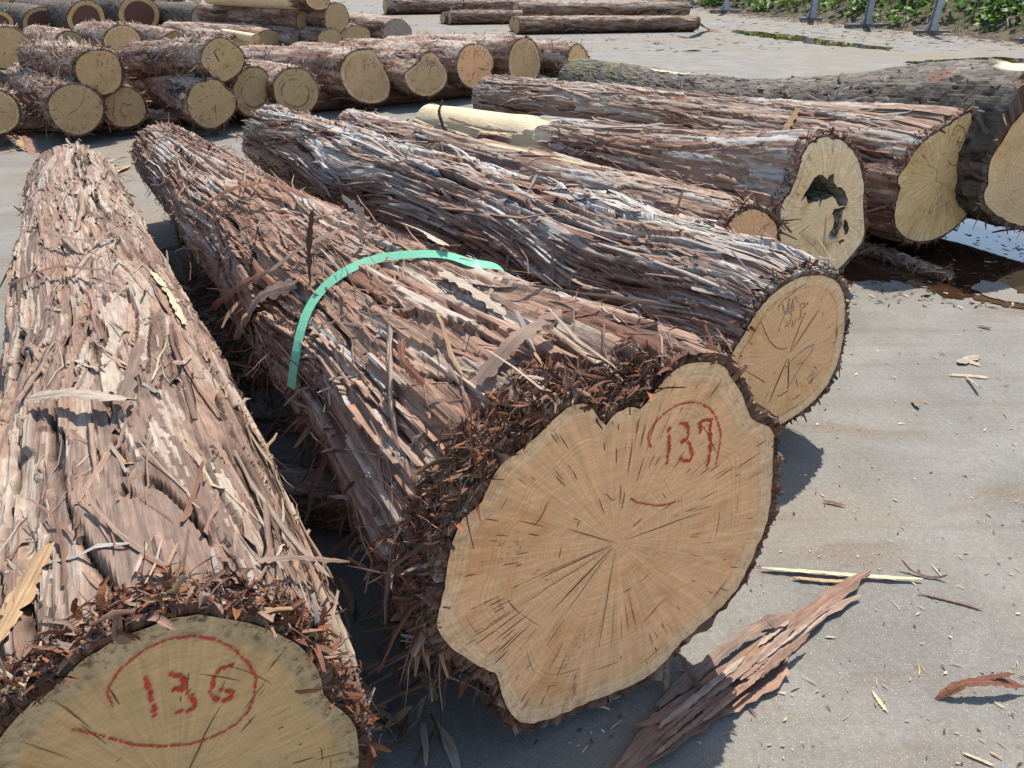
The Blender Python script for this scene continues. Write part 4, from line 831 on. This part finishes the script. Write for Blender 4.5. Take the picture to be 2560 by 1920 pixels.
def leaf_material(name):
    n = N(name); col = n.n('ShaderNodeVertexColor', layer_name='Col').outputs[0]
    n.base(col, .55, .35); n.b.inputs['Transmission Weight'].default_value = 0
    t = n.n('ShaderNodeBsdfTranslucent'); n.l(col, t.inputs[0]); mx = n.n('ShaderNodeMixShader'); mx.inputs[0].default_value = .35
    o = n.t.nodes['Material Output']; n.l(n.b.outputs[0], mx.inputs[1]); n.l(t.outputs[0], mx.inputs[2]); n.l(mx.outputs[0], o.inputs[0]); return n.m
M_LEAF = leaf_material('weed_leaf')
nw = 1700
P, s_, d_ = on_bank(nw, .35, 8.5)
keepw = (np.interp(s_, np.arange(-5, 60), rsg.random(65)) * .9 < np.clip(d_ - .2, 0, 1)); P = P[keepw]; nw = len(P)
hgt_ = .25 + .55 * rsg.random(nw); per = 20
cen = np.repeat(P, per, 0); hh = np.repeat(hgt_, per); m_ = len(cen)
rr_ = np.abs(rsg.normal(size=m_)) * .2; an = rsg.random(m_) * 6.283
cen = cen + np.stack([rr_ * np.cos(an), rr_ * np.sin(an), hh * rsg.random(m_) ** .7 * np.exp(-rr_ * 1.5)], -1)
clump = np.repeat(.55 + .8 * rsg.random(nw), per)
yell = np.repeat(rsg.random(nw) < .12, per)
lc = pick(rsg, m_, [(.085, .19, .025), (.12, .25, .035), (.055, .12, .018), (.20, .30, .05)], [4, 4, 3, 1.5], .25) * clump[:, None]; lc[yell] *= (1.9, 1.35, .9)
D = nrmz(np.stack([np.cos(an), np.sin(an), .5 * rsg.normal(size=m_) + .15], -1)); ln_ = .07 + .11 * rsg.random(m_)
fr = free_ribbons(rsg, cen, D, np.tile([[0, 0, -.35]], (m_, 1)), ln_, ln_ * .9, lc, 3, roll=np.tile([[0, 0, 1.]], (m_, 1)) + .5 * rsg.normal(size=(m_, 3)), taper=(.3, .1))
V, Q, cl, uv = ribbon_mesh(*fr, curl=.15, rag=0)
o = new_obj('weeds', mesh('weeds', V, Q, cl, uv), M_LEAF, kind='stuff'); tag(o, 'dense green leafy weeds covering the bank behind the posts', 'weeds')
ng = 3400; P, s_, d_ = on_bank(ng, .5, 8.5); D = nrmz(np.stack([.35 * rsg.normal(size=ng), .35 * rsg.normal(size=ng), np.ones(ng)], -1))
fr = free_ribbons(rsg, P, D, .5 * rsg.normal(size=(ng, 3)), .3 + .7 * rsg.random(ng), .012 + .012 * rsg.random(ng), pick(rsg, ng, [(.12, .19, .035), (.20, .24, .06), (.08, .14, .025)], [3, 2, 3], .3), 5, taper=(.8, .05))
V, Q, cl, uv = ribbon_mesh(*fr, curl=.1, rag=0)
o = new_obj('tall_grass', mesh('tall_grass', V, Q, cl, uv), M_LEAF, kind='stuff'); tag(o, 'tall thin grass blades growing among the weeds on the bank', 'grass')
def litter(name, label, P, ln, wd, cols, wts, flat=.25, k=4, kind='stuff', lift=.0, seedm=3):
    n_ = len(P); a = rsg.random(n_) * 6.283; D = nrmz(np.stack([np.cos(a), np.sin(a), flat * rsg.normal(size=n_)], -1)); D[:, 2] = np.abs(D[:, 2]) * .7
    roll = np.tile([[0, 0, 1.]], (n_, 1)) + .35 * rsg.normal(size=(n_, 3))
    fr = free_ribbons(rsg, P, D, np.stack([.2 * rsg.normal(size=n_), .2 * rsg.normal(size=n_), -D[:, 2] * .8], -1), ln, wd, pick(rsg, n_, cols, wts, .3), k, roll=roll)
    fr[0][..., 2] = np.maximum(fr[0][..., 2], .004)
    V, Q, cl, uv = ribbon_mesh(*fr, curl=.25)
    o = new_obj(name, mesh(name, V, Q, cl, uv), M_STRIP, kind=kind); tag(o, label, 'bark litter'); return o
P, s_, d_ = on_bank(2600, -.9, 1.1); P[:, 2] = np.maximum(P[:, 2], 0) + .01 + .03 * rsg.random(len(P))
litter('bark_litter', 'brown bark and stick litter along the foot of the weedy bank', P, .06 + .25 * rsg.random(2600) ** 2, .012 + .03 * rsg.random(2600), [BROWN, TAN * .7, PALE * .8, DARK], [3, 2, 2, 2])
# posts
M_STEEL = flat_material('galvanised_steel', (.34, .36, .39), .45, .12, 8, .5); M_STEEL.node_tree.nodes['Principled BSDF'].inputs['Metallic'].default_value = .6
M_PLATE = flat_material('dark_base_steel', (.10, .10, .105), .6, .3, 12, .5)
def box(V, Q, c, s, rot=None):
    b = len(V); c = np.array(c, float); s = np.array(s, float) / 2
    for i in (-1, 1):
        for j in (-1, 1):
            for k in (-1, 1):
                p = np.array([i, j, k]) * s; V.append(c + (p if rot is None else rot @ p))
    for f in ((0, 1, 3, 2), (4, 6, 7, 5), (0, 4, 5, 1), (2, 3, 7, 6), (0, 2, 6, 4), (1, 5, 7, 3)): Q.append([b + x for x in f])
def prism(V, Q, ring, z0, z1, sc1=1., shift=(0, 0)):
    b = len(V); n_ = len(ring)
    for z, sc, sh in ((z0, 1., (0, 0)), (z1, sc1, shift)):
        for x, y in ring: V.append((x * sc + sh[0], y * sc + sh[1], z))
    for i in range(n_): Q.append([b + i, b + (i + 1) % n_, b + n_ + (i + 1) % n_, b + n_ + i])
plabels = ['steel post standing farthest along the weedy bank', 'thin steel post next to the farthest one', 'steel post on a long base beam behind the side-on logs', 'steel post on a short base where the tall grass grows', 'steel post on a wide base beam before the big leafy weeds', 'steel post with a streaked shaft opposite the small far puddle', 'steel post base beside the puddle end of the weedy bank']
hI = [(-.055, -.075), (.055, -.075), (.055, -.06), (.008, -.06), (.008, .06), (.055, .06), (.055, .075), (-.055, .075), (-.055, .06), (-.008, .06), (-.008, -.06), (-.055, -.06)]
for i, (u, v, wpx, lean) in enumerate(((1708, 22, 46, .06), (1724, 15, 30, .05), (1812, 33, 74, .06), (2027, 54, 54, .10), (2164, 70, 104, .10), (2326, 87, 80, .16), (2572, 108, 60, .12))):
    p = at(u, v, 0); dep = p[1] * CP + H * SP; wb = wpx * dep / F
    r = empty('steel_post', p, .08 * math.sin(i * 2.1)); tag(r, plabels[i], 'post', 'steel posts along the weedy bank')
    V, Q = [], []; prism(V, Q, hI, .085, 2.2, 1., (lean * .9, .1)); Q = np.array(Q)
    new_obj('shaft', mesh('shaft', V, Q, smooth=False), M_STEEL, r)
    V, Q = [], []; box(V, Q, (0, 0, .045), (wb, .16, .08)); new_obj('base_beam', mesh('base_beam', V, np.array(Q), smooth=False), M_PLATE, r)
    for sx in (-1, 1):
        V = [(sx * .056, -.008, .086), (sx * .16, -.008, .086), (sx * .058, -.008, .26), (sx * .056, .008, .086), (sx * .16, .008, .086), (sx * .058, .008, .26)]
        new_obj('gusset', mesh('gusset', V, [np.array([(0, 1, 2), (3, 5, 4)]), np.array([(0, 3, 4, 1), (1, 4, 5, 2), (2, 5, 3, 0)])], smooth=False), M_STEEL, r)

# ------------------------------------------------------------------ green strap over the 137 log
B = ALL['B']; xs_, ts_ = np.meshgrid(np.linspace(.2, 3.2, 240), np.linspace(-.6, 3.6, 200), indexing='ij')
Pl, Nl, *_r = B.surf(xs_, ts_); Rm = np.stack([B.X, B.Y, B.Z], 0)
Pw = B.cen + Pl @ Rm; Nw = Nl @ Rm
q = Pw - CAMP; dep = q[..., 1] * CP - q[..., 2] * SP; uu = 1280 + F * q[..., 0] / dep; vv_ = 960 - F * (q[..., 1] * SP + q[..., 2] * CP) / dep
facing = (Nw * -nrmz(q)).sum(-1)
def hit(u, v, lg=None):
    d = (uu - u) ** 2 + (vv_ - v) ** 2 + np.where(facing < .05, 4e4, 0); i = np.unravel_index(np.argmin(d), d.shape); hit.last = (xs_[i], ts_[i]); return Pw[i], Nw[i]
path = [hit(*p) for p in ((746, 965), (752, 925), (762, 860), (776, 790), (796, 745), (845, 703), (900, 672), (945, 657), (1010, 652), (1080, 649), (1130, 650), (1160, 668), (1180, 695))]
for k_ in range(1, 5):
    pl_, nl_, *_r = B.surf(np.array([hit.last[0] + .035 * k_]), np.array([hit.last[1] + .16 * k_])); path.append(((B.cen + pl_ @ Rm)[0], (nl_ @ Rm)[0]))
Pp = np.array([p + n_ * .020 for p, n_ in path]); Np = np.array([n_ for p, n_ in path])
def smooth_path(P, m, sm_=3):
    t = np.linspace(0, len(P) - 1, m); Q_ = np.stack([np.interp(t, np.arange(len(P)), P[:, i]) for i in range(3)], -1)
    for _ in range(sm_): Q_[1:-1] = (Q_[:-2] + 2 * Q_[1:-1] + Q_[2:]) / 4
    return Q_
Pp = smooth_path(Pp, 40, 12); Np = nrmz(smooth_path(Np, 40, 30)); T = nrmz(np.gradient(Pp, axis=0)); Sd = nrmz(np.cross(T, Np)); Np = nrmz(np.cross(Sd, T)); tc = nrmz(CAMP - Pp); Np = nrmz(Np + .7 * tc); Sd = nrmz(np.cross(T, Np)); Np = np.cross(Sd, T)
V, Q, c_, uv = ribbon_mesh(Pp[None], Np[None], Sd[None], np.full((1, 40), .0145), np.zeros((1, 3)), .0, .0008, rag=0)
n = N('green_strap'); f = n.noise(n.map(n.coord('UV'), (8, 400, 1)), 1, 3, .6); n.base(n.mix(f, (.13, .42, .255), (.18, .48, .31)), .5, .4); n.bump(f, .2, .002)
o = new_obj('strap', mesh('strap', V, Q, None, uv, False), n.m); tag(o, 'flat mint green strap draped over the 137 log', 'strap')

# ------------------------------------------------------------------ big loose strips lying on the near logs
_sg = {}
def laid(key, pts, width, col, lift=.02, up=None):
    """bark strip on log `key`, its course given as photo pixels on the log's surface"""
    lg = ALL[key]
    if key not in _sg:
        x_, t_ = np.meshgrid(np.linspace(.02, lg.L * .98, 260), np.linspace(-.8, 3.8, 200), indexing='ij'); pl_, nl_, *_ = lg.surf(x_, t_); rm_ = np.stack([lg.X, lg.Y, lg.Z], 0)
        pw, nw_ = lg.cen + pl_ @ rm_, nl_ @ rm_; q_ = pw - CAMP; de = q_[..., 1] * CP - q_[..., 2] * SP
        _sg[key] = (pw, nw_, 1280 + F * q_[..., 0] / de, 960 - F * (q_[..., 1] * SP + q_[..., 2] * CP) / de, (nw_ * -nrmz(q_)).sum(-1))
    pw, nw_, u_, v_, fc = _sg[key]; P, Nn = [], []
    for i, (a, b) in enumerate(pts):
        d = (u_ - a) ** 2 + (v_ - b) ** 2 + np.where(fc < .05, 4e4, 0); j = np.unravel_index(np.argmin(d), d.shape)
        if up is not None and i: P.append(P[0] + np.array([0, 0, up * i / (len(pts) - 1)]) + .02 * rsg.normal(size=3)); Nn.append(np.array([.3, -1., .2])); continue
        l_ = lift[i] if isinstance(lift, (list, tuple)) else lift
        P.append(pw[j] + nw_[j] * l_); Nn.append(nw_[j])
    P = smooth_path(np.array(P), 24, 6); Nn = nrmz(smooth_path(np.array(Nn), 24, 6)); T = nrmz(np.gradient(P, axis=0)); Sd = nrmz(np.cross(T, Nn)); Nn = np.cross(Sd, T)
    w = width * .5 * np.minimum(1, .6 + np.linspace(0, 6, 24)) * np.minimum(1, .5 + np.linspace(5, 0, 24)) * (.55 + .75 * rsg.random(24))
    V, Q, c_, uv = ribbon_mesh(P[None], Nn[None], Sd[None], w[None], (np.array(col) * (.9 + .2 * rsg.random()))[None], .15, .003, rs=rsg, rag=2.)
    new_obj('bark_strip', mesh('bark_strip', V, Q, c_, uv, False), M_BARK, lg.root, mw=Matrix.Identity(4))
laid('A', [(105, 1015), (200, 1022), (310, 1032)], .035, PALE * .8, [.03, .045, .03]); laid('A', [(15, 1640), (60, 1500), (115, 1395)], .04, TAN, .02); laid('A', [(385, 690), (425, 750), (455, 815)], .035, CREAM * .8, .012)
laid('A', [(290, 1080), (335, 1000), (360, 960)], .03, MAUVE, [.01, .05, .09]); laid('A', [(60, 720), (160, 690), (250, 705)], .018, BROWN * 1.4, .04); laid('A', [(130, 610), (220, 640), (300, 600)], .016, MAUVE, .05); laid('A', [(640, 1420), (700, 1440), (790, 1450)], .014, MAUVE, [.01, .04, .07])
laid('B', [(1215, 965), (1300, 905), (1395, 845)], .042, MAUVE, [.02, .05, .06]); laid('B', [(690, 705), (780, 640), (850, 612)], .03, MAUVE * .9, .04); laid('B', [(530, 540), (600, 490), (690, 485), (780, 530)], .028, RED, .05)
laid('B', [(1035, 890), (1050, 930), (1075, 965)], .02, RED, [.05, .04, .02])
laid('B', [(905, 610), (915, 580), (925, 550)], .022, PALE, .02, up=.10); laid('B', [(775, 720), (774, 640), (776, 560)], .016, BROWN, .01, up=.22); laid('B', [(610, 830), (680, 760), (760, 720)], .05, MAUVE * .9, [.03, .05, .03]); laid('B', [(560, 760), (640, 720), (700, 700)], .03, RED, .05)
laid('B', [(980, 570), (1050, 600), (1110, 640)], .035, PALE * .9, .03); laid('B', [(1110, 700), (1180, 750), (1260, 800)], .03, PALE, .02); laid('B', [(880, 570), (940, 545), (1010, 555)], .025, BROWN, .045)
laid('C', [(650, 372), (740, 352), (840, 335)], .02, BROWN * 1.2, .04); laid('C', [(1345, 450), (1300, 540), (1282, 650), (1275, 740)], .014, MAUVE, .03); laid('C', [(1395, 620), (1394, 700), (1386, 790)], .024, PINK, .03); laid('C', [(860, 470), (872, 530), (875, 580)], .03, PINK, .02)
laid('E', [(1395, 425), (1460, 385), (1560, 360)], .02, RED, .05); laid('E', [(1380, 440), (1450, 410), (1540, 345)], .016, BROWN, .07); laid('E', [(1360, 420), (1440, 370), (1500, 350)], .014, RED, .06); laid('E', [(1115, 330), (1120, 285), (1125, 250)], .022, BROWN * 1.3, .01, up=.24); laid('E', [(1130, 300), (1200, 322), (1300, 335)], .016, PINK, .03)
laid('F', [(1995, 285), (1970, 330), (1952, 372)], .05, TAN * .75, .03); laid('D', [(1690, 560), (1695, 520), (1700, 490)], .018, TAN, .01, up=.12); laid('D', [(1670, 590), (1750, 585), (1850, 580)], .03, BROWN * .8, .03)

# ------------------------------------------------------------------ loose bark and sticks on the ground
def piece(label, cols, parts, name='bark_piece', cat='bark', group='loose bark pieces on the concrete'):
    """parts: list of (pixel polyline, height of it, width in m)"""
    c0 = at(*parts[0][0][len(parts[0][0]) // 2], 0); r = empty(name, (c0[0], c0[1], 0)); tag(r, label, cat, group)
    for pl_, z_, wd_ in parts:
        zs = z_ if isinstance(z_, (list, tuple)) else [z_] * len(pl_)
        P = smooth_path(np.array([at(u, v, zz_) for (u, v), zz_ in zip(pl_, zs)]), 26)
        P[:, :2] += rsg.normal(size=(26, 2)) * wd_ * .04; T = nrmz(np.gradient(P, axis=0)); up_ = np.tile([[0, 0, 1.]], (26, 1)); Sd = nrmz(np.cross(T, up_)); Nn = np.cross(Sd, T)
        tw = (rsg.random() - .5) * .7 + np.linspace(0, (rsg.random() - .5) * .6, 26); Sd2 = Sd * np.cos(tw)[:, None] + Nn * np.sin(tw)[:, None]; N2 = Nn * np.cos(tw)[:, None] - Sd * np.sin(tw)[:, None]
        w = wd_ * .5 * np.minimum(1, .35 + np.linspace(0, 6, 26)) * np.minimum(1, .25 + np.linspace(7, 0, 26)) * (.75 + .5 * rsg.random(26))
        cl = pick(rsg, 1, *cols, .15)[:, None] * (1 + .25 * (rsg.random((1, 26, 1)) - .5))
        V, Q, c_, uv = ribbon_mesh(P[None], N2[None], Sd2[None], w[None], cl, .12, .003, rs=rsg, rag=3.)
        new_obj('splinter', mesh('splinter', V, Q, c_, uv, False), M_BARK, r, mw=Matrix.Identity(4))
PK = ([PALE * .85, PINK * 1.05, MAUVE * 1.2, PINK], [3, 3, 2, 2]); GD = ([TAN * 1.1, CREAM * .8], [2, 2]); DK = ([BROWN, RED], [2, 2])
piece('long split slab of pinkish bark lying beside the cut end of the 137 log', PK, [([(1545, 1925), (1640, 1825), (1760, 1730), (1880, 1640), (1990, 1550), (2090, 1485), (2165, 1432)], .02, .045), ([(1590, 1900), (1720, 1790), (1850, 1700), (1960, 1610), (2060, 1530), (2140, 1490)], .015, .035),
      ([(1660, 1750), (1740, 1680), (1830, 1610), (1905, 1560), (1955, 1535)], [.02, .03, .035, .04, .06], .03), ([(1700, 1800), (1800, 1710), (1870, 1650), (1930, 1610)], .035, .02), ([(1520, 1960), (1620, 1880), (1740, 1810), (1850, 1750), (1950, 1690), (1960, 1660)], .012, .04), ([(1610, 1810), (1690, 1770), (1760, 1750), (1800, 1730)], .025, .028)] + [([(u_, v_), (u_ + l_ * .5, v_ - l_ * .40), (u_ + l_, v_ - l_ * .82)], z_, w_) for u_, v_, l_, z_, w_ in zip(rsg.integers(1600, 1900, 22), [0] * 22, rsg.integers(60, 220, 22), .028 + .02 * rsg.random(22), .006 + .012 * rsg.random(22)) for v_ in [1925 - (u_ - 1545) * .82 + (rsg.random() - .35) * 90]], name='bark_slab')
piece('pale straight splintered stick crossing the tip of the bark slab', GD, [([(1915, 1419), (1990, 1425), (2080, 1432), (2180, 1440), (2300, 1446)], .012, .016), ([(1985, 1442), (2060, 1450), (2130, 1452)], .01, .012)], name='stick')
piece('thin dark curled bark thread past the end of the pale stick', DK, [([(2255, 1400), (2275, 1425), (2310, 1440), (2345, 1444), (2368, 1437)], [.03, .01, .006, .006, .02], .008)])
piece('narrow mauve bark sliver on open concrete', ([MAUVE * 1.2], [1]), [([(2305, 1482), (2360, 1495), (2410, 1508), (2458, 1522)], .006, .010)])
piece('dark arched bark curl with a frayed tip', DK, [([(2343, 1745), (2390, 1715), (2440, 1702), (2500, 1702), (2560, 1716)], [.004, .03, .045, .04, .02], .022), ([(2400, 1712), (2470, 1693), (2530, 1685)], [.03, .045, .05], .012)])
piece('small straw-coloured splinter near the arched bark curl', GD, [([(2183, 1730), (2200, 1755), (2216, 1776)], .005, .008)], name='stick')
piece('straw-coloured splinter at the lower edge of the concrete', GD, [([(2410, 1882), (2450, 1898), (2482, 1912)], .005, .007)], name='stick')
piece('crumpled pale bark scrap out on the concrete', ([CREAM * .8, PALE], [1, 1]), [([(2398, 905), (2420, 896), (2445, 890)], .012, .035), ([(2405, 900), (2430, 905), (2448, 912)], .008, .02)])
piece('forked cream wood splinter beside the crumpled bark scrap', ([CREAM * .9], [1]), [([(2376, 936), (2420, 938), (2470, 943)], .008, .012), ([(2418, 942), (2435, 955), (2450, 968)], [.01, .02, .03], .014)], name='stick')
piece('stubby brown bark chip standing alone on the concrete', ([MAUVE], [1]), [([(2284, 998), (2290, 1008), (2296, 1015)], .012, .022)])
piece('dark bark chip near the dry tongue of the puddle', DK, [([(2450, 814), (2462, 817), (2476, 819)], .008, .016)])
piece('pale bark flake at the tip of the log shadow', PK, [([(2298, 749), (2305, 747), (2312, 745)], .006, .02)])
piece('short dark twig between the cut ends', DK, [([(2062, 1252), (2085, 1256), (2110, 1262)], .008, .010)], name='stick')
piece('dark coiled bark thread under the split slab', DK, [([(1900, 1560), (1905, 1570), (1925, 1565), (1930, 1552), (1915, 1545)], [.01, .01, .01, .02, .03], .007)])
piece('upright narrow bark strip leaning by the 137 face', PK, [([(1668, 1745), (1668, 1700), (1670, 1650)], [.004, .04, .09], .016)])
piece('dark bark strip leaning on the split slab', ([BROWN, MAUVE], [1, 1]), [([(1760, 1735), (1730, 1690), (1700, 1640)], [.03, .05, .09], .016)])
piece('orange bark chip on the concrete behind the 136 log', ([TAN * 1.2], [1]), [([(275, 435), (295, 425), (320, 414)], .02, .07)])
piece('torn tan bark sheet hanging before the golden-ended log', ([TAN * 1.1, PINK], [1, 1]), [([(60, 345), (75, 365), (92, 388)], [.06, .03, .005], .10), ([(45, 340), (52, 360), (60, 375)], [.08, .05, .01], .05)])
piece('bent brown bark plank leaning off the end of the far log', ([TAN * .6], [1]), [([(1705, 40), (1735, 48), (1765, 70), (1800, 80)], [.36, .34, .06, .01], .16)], name='bark_plank')
piece('dark twig on concrete between the 137 log and the low stack', DK, [([(515, 388), (545, 384), (590, 380)], .02, .03)], name='stick')
# littered shreds
def scatter(px0, px1, n_, zmax=.03):
    u = px0[0] + (px1[0] - px0[0]) * rsg.random(n_); v = px0[1] + (px1[1] - px0[1]) * rsg.random(n_)
    return np.array([at(a, b, 0) for a, b in zip(u, v)]) + np.stack([np.zeros(n_), np.zeros(n_), .003 + zmax * rsg.random(n_)], -1)
P = np.concatenate([scatter((480, 700), (620, 1000), 420, .05), scatter((560, 900), (700, 1100), 60, .02), scatter((430, 560), (560, 760), 150, .03)])
litter('bark_litter', 'heap of brown bark shreds in the gap between the 136 and 137 logs', P, .05 + .22 * rsg.random(len(P)) ** 1.5, .004 + .018 * rsg.random(len(P)) ** 2, [PINK, BROWN, RED, TAN, DARK], [3, 3, 2, 1.5, 1], flat=.5)
P = np.concatenate([scatter((180, 400), (300, 470), 130, .03), scatter((-20, 330), (60, 380), 60, .02), scatter((300, 300), (900, 345), 160, .02), scatter((860, 1500), (1100, 1900), 50)])
litter('bark_litter', 'scattered bark shreds on the concrete before the back stacks', P, .04 + .15 * rsg.random(len(P)) ** 1.5, .004 + .02 * rsg.random(len(P)) ** 2, [PINK, TAN, BROWN, PALE], [3, 2, 2, 2])
P = np.concatenate([scatter((1300, 700), (2600, 1950), 700, .002), scatter((0, 180), (2560, 700), 400, .002)])
litter('wood_chips', 'tiny wood chips sprinkled over the open concrete', P, .004 + .03 * rsg.random(len(P)) ** 5, .002 + .005 * rsg.random(len(P)) ** 2, [TAN, PALE, BROWN, CREAM], [2, 2, 2, 1])
P = np.concatenate([scatter((1000, 40), (2600, 130), 420, .004), scatter((700, 0), (1700, 60), 160, .004), scatter((1500, 60), (2600, 110), 300, .004)])
litter('bark_litter', 'thin scatter of brown bark bits across the far concrete', P, .04 + .22 * rsg.random(len(P)) ** 2.5, .012 + .05 * rsg.random(len(P)) ** 2, [BROWN, MAUVE, PALE * .8, RED], [4, 3, 1, 2], flat=.1)
P = scatter((2130, 590), (2560, 770), 260, .002); P[:, 2] = .007
litter('floating_bark', 'dark and pale bark crumbs floating on the puddle', P, .008 + .03 * rsg.random(len(P)) ** 2, .004 + .01 * rsg.random(len(P)), [DARK, BROWN, PALE], [3, 2, 1], flat=0.)
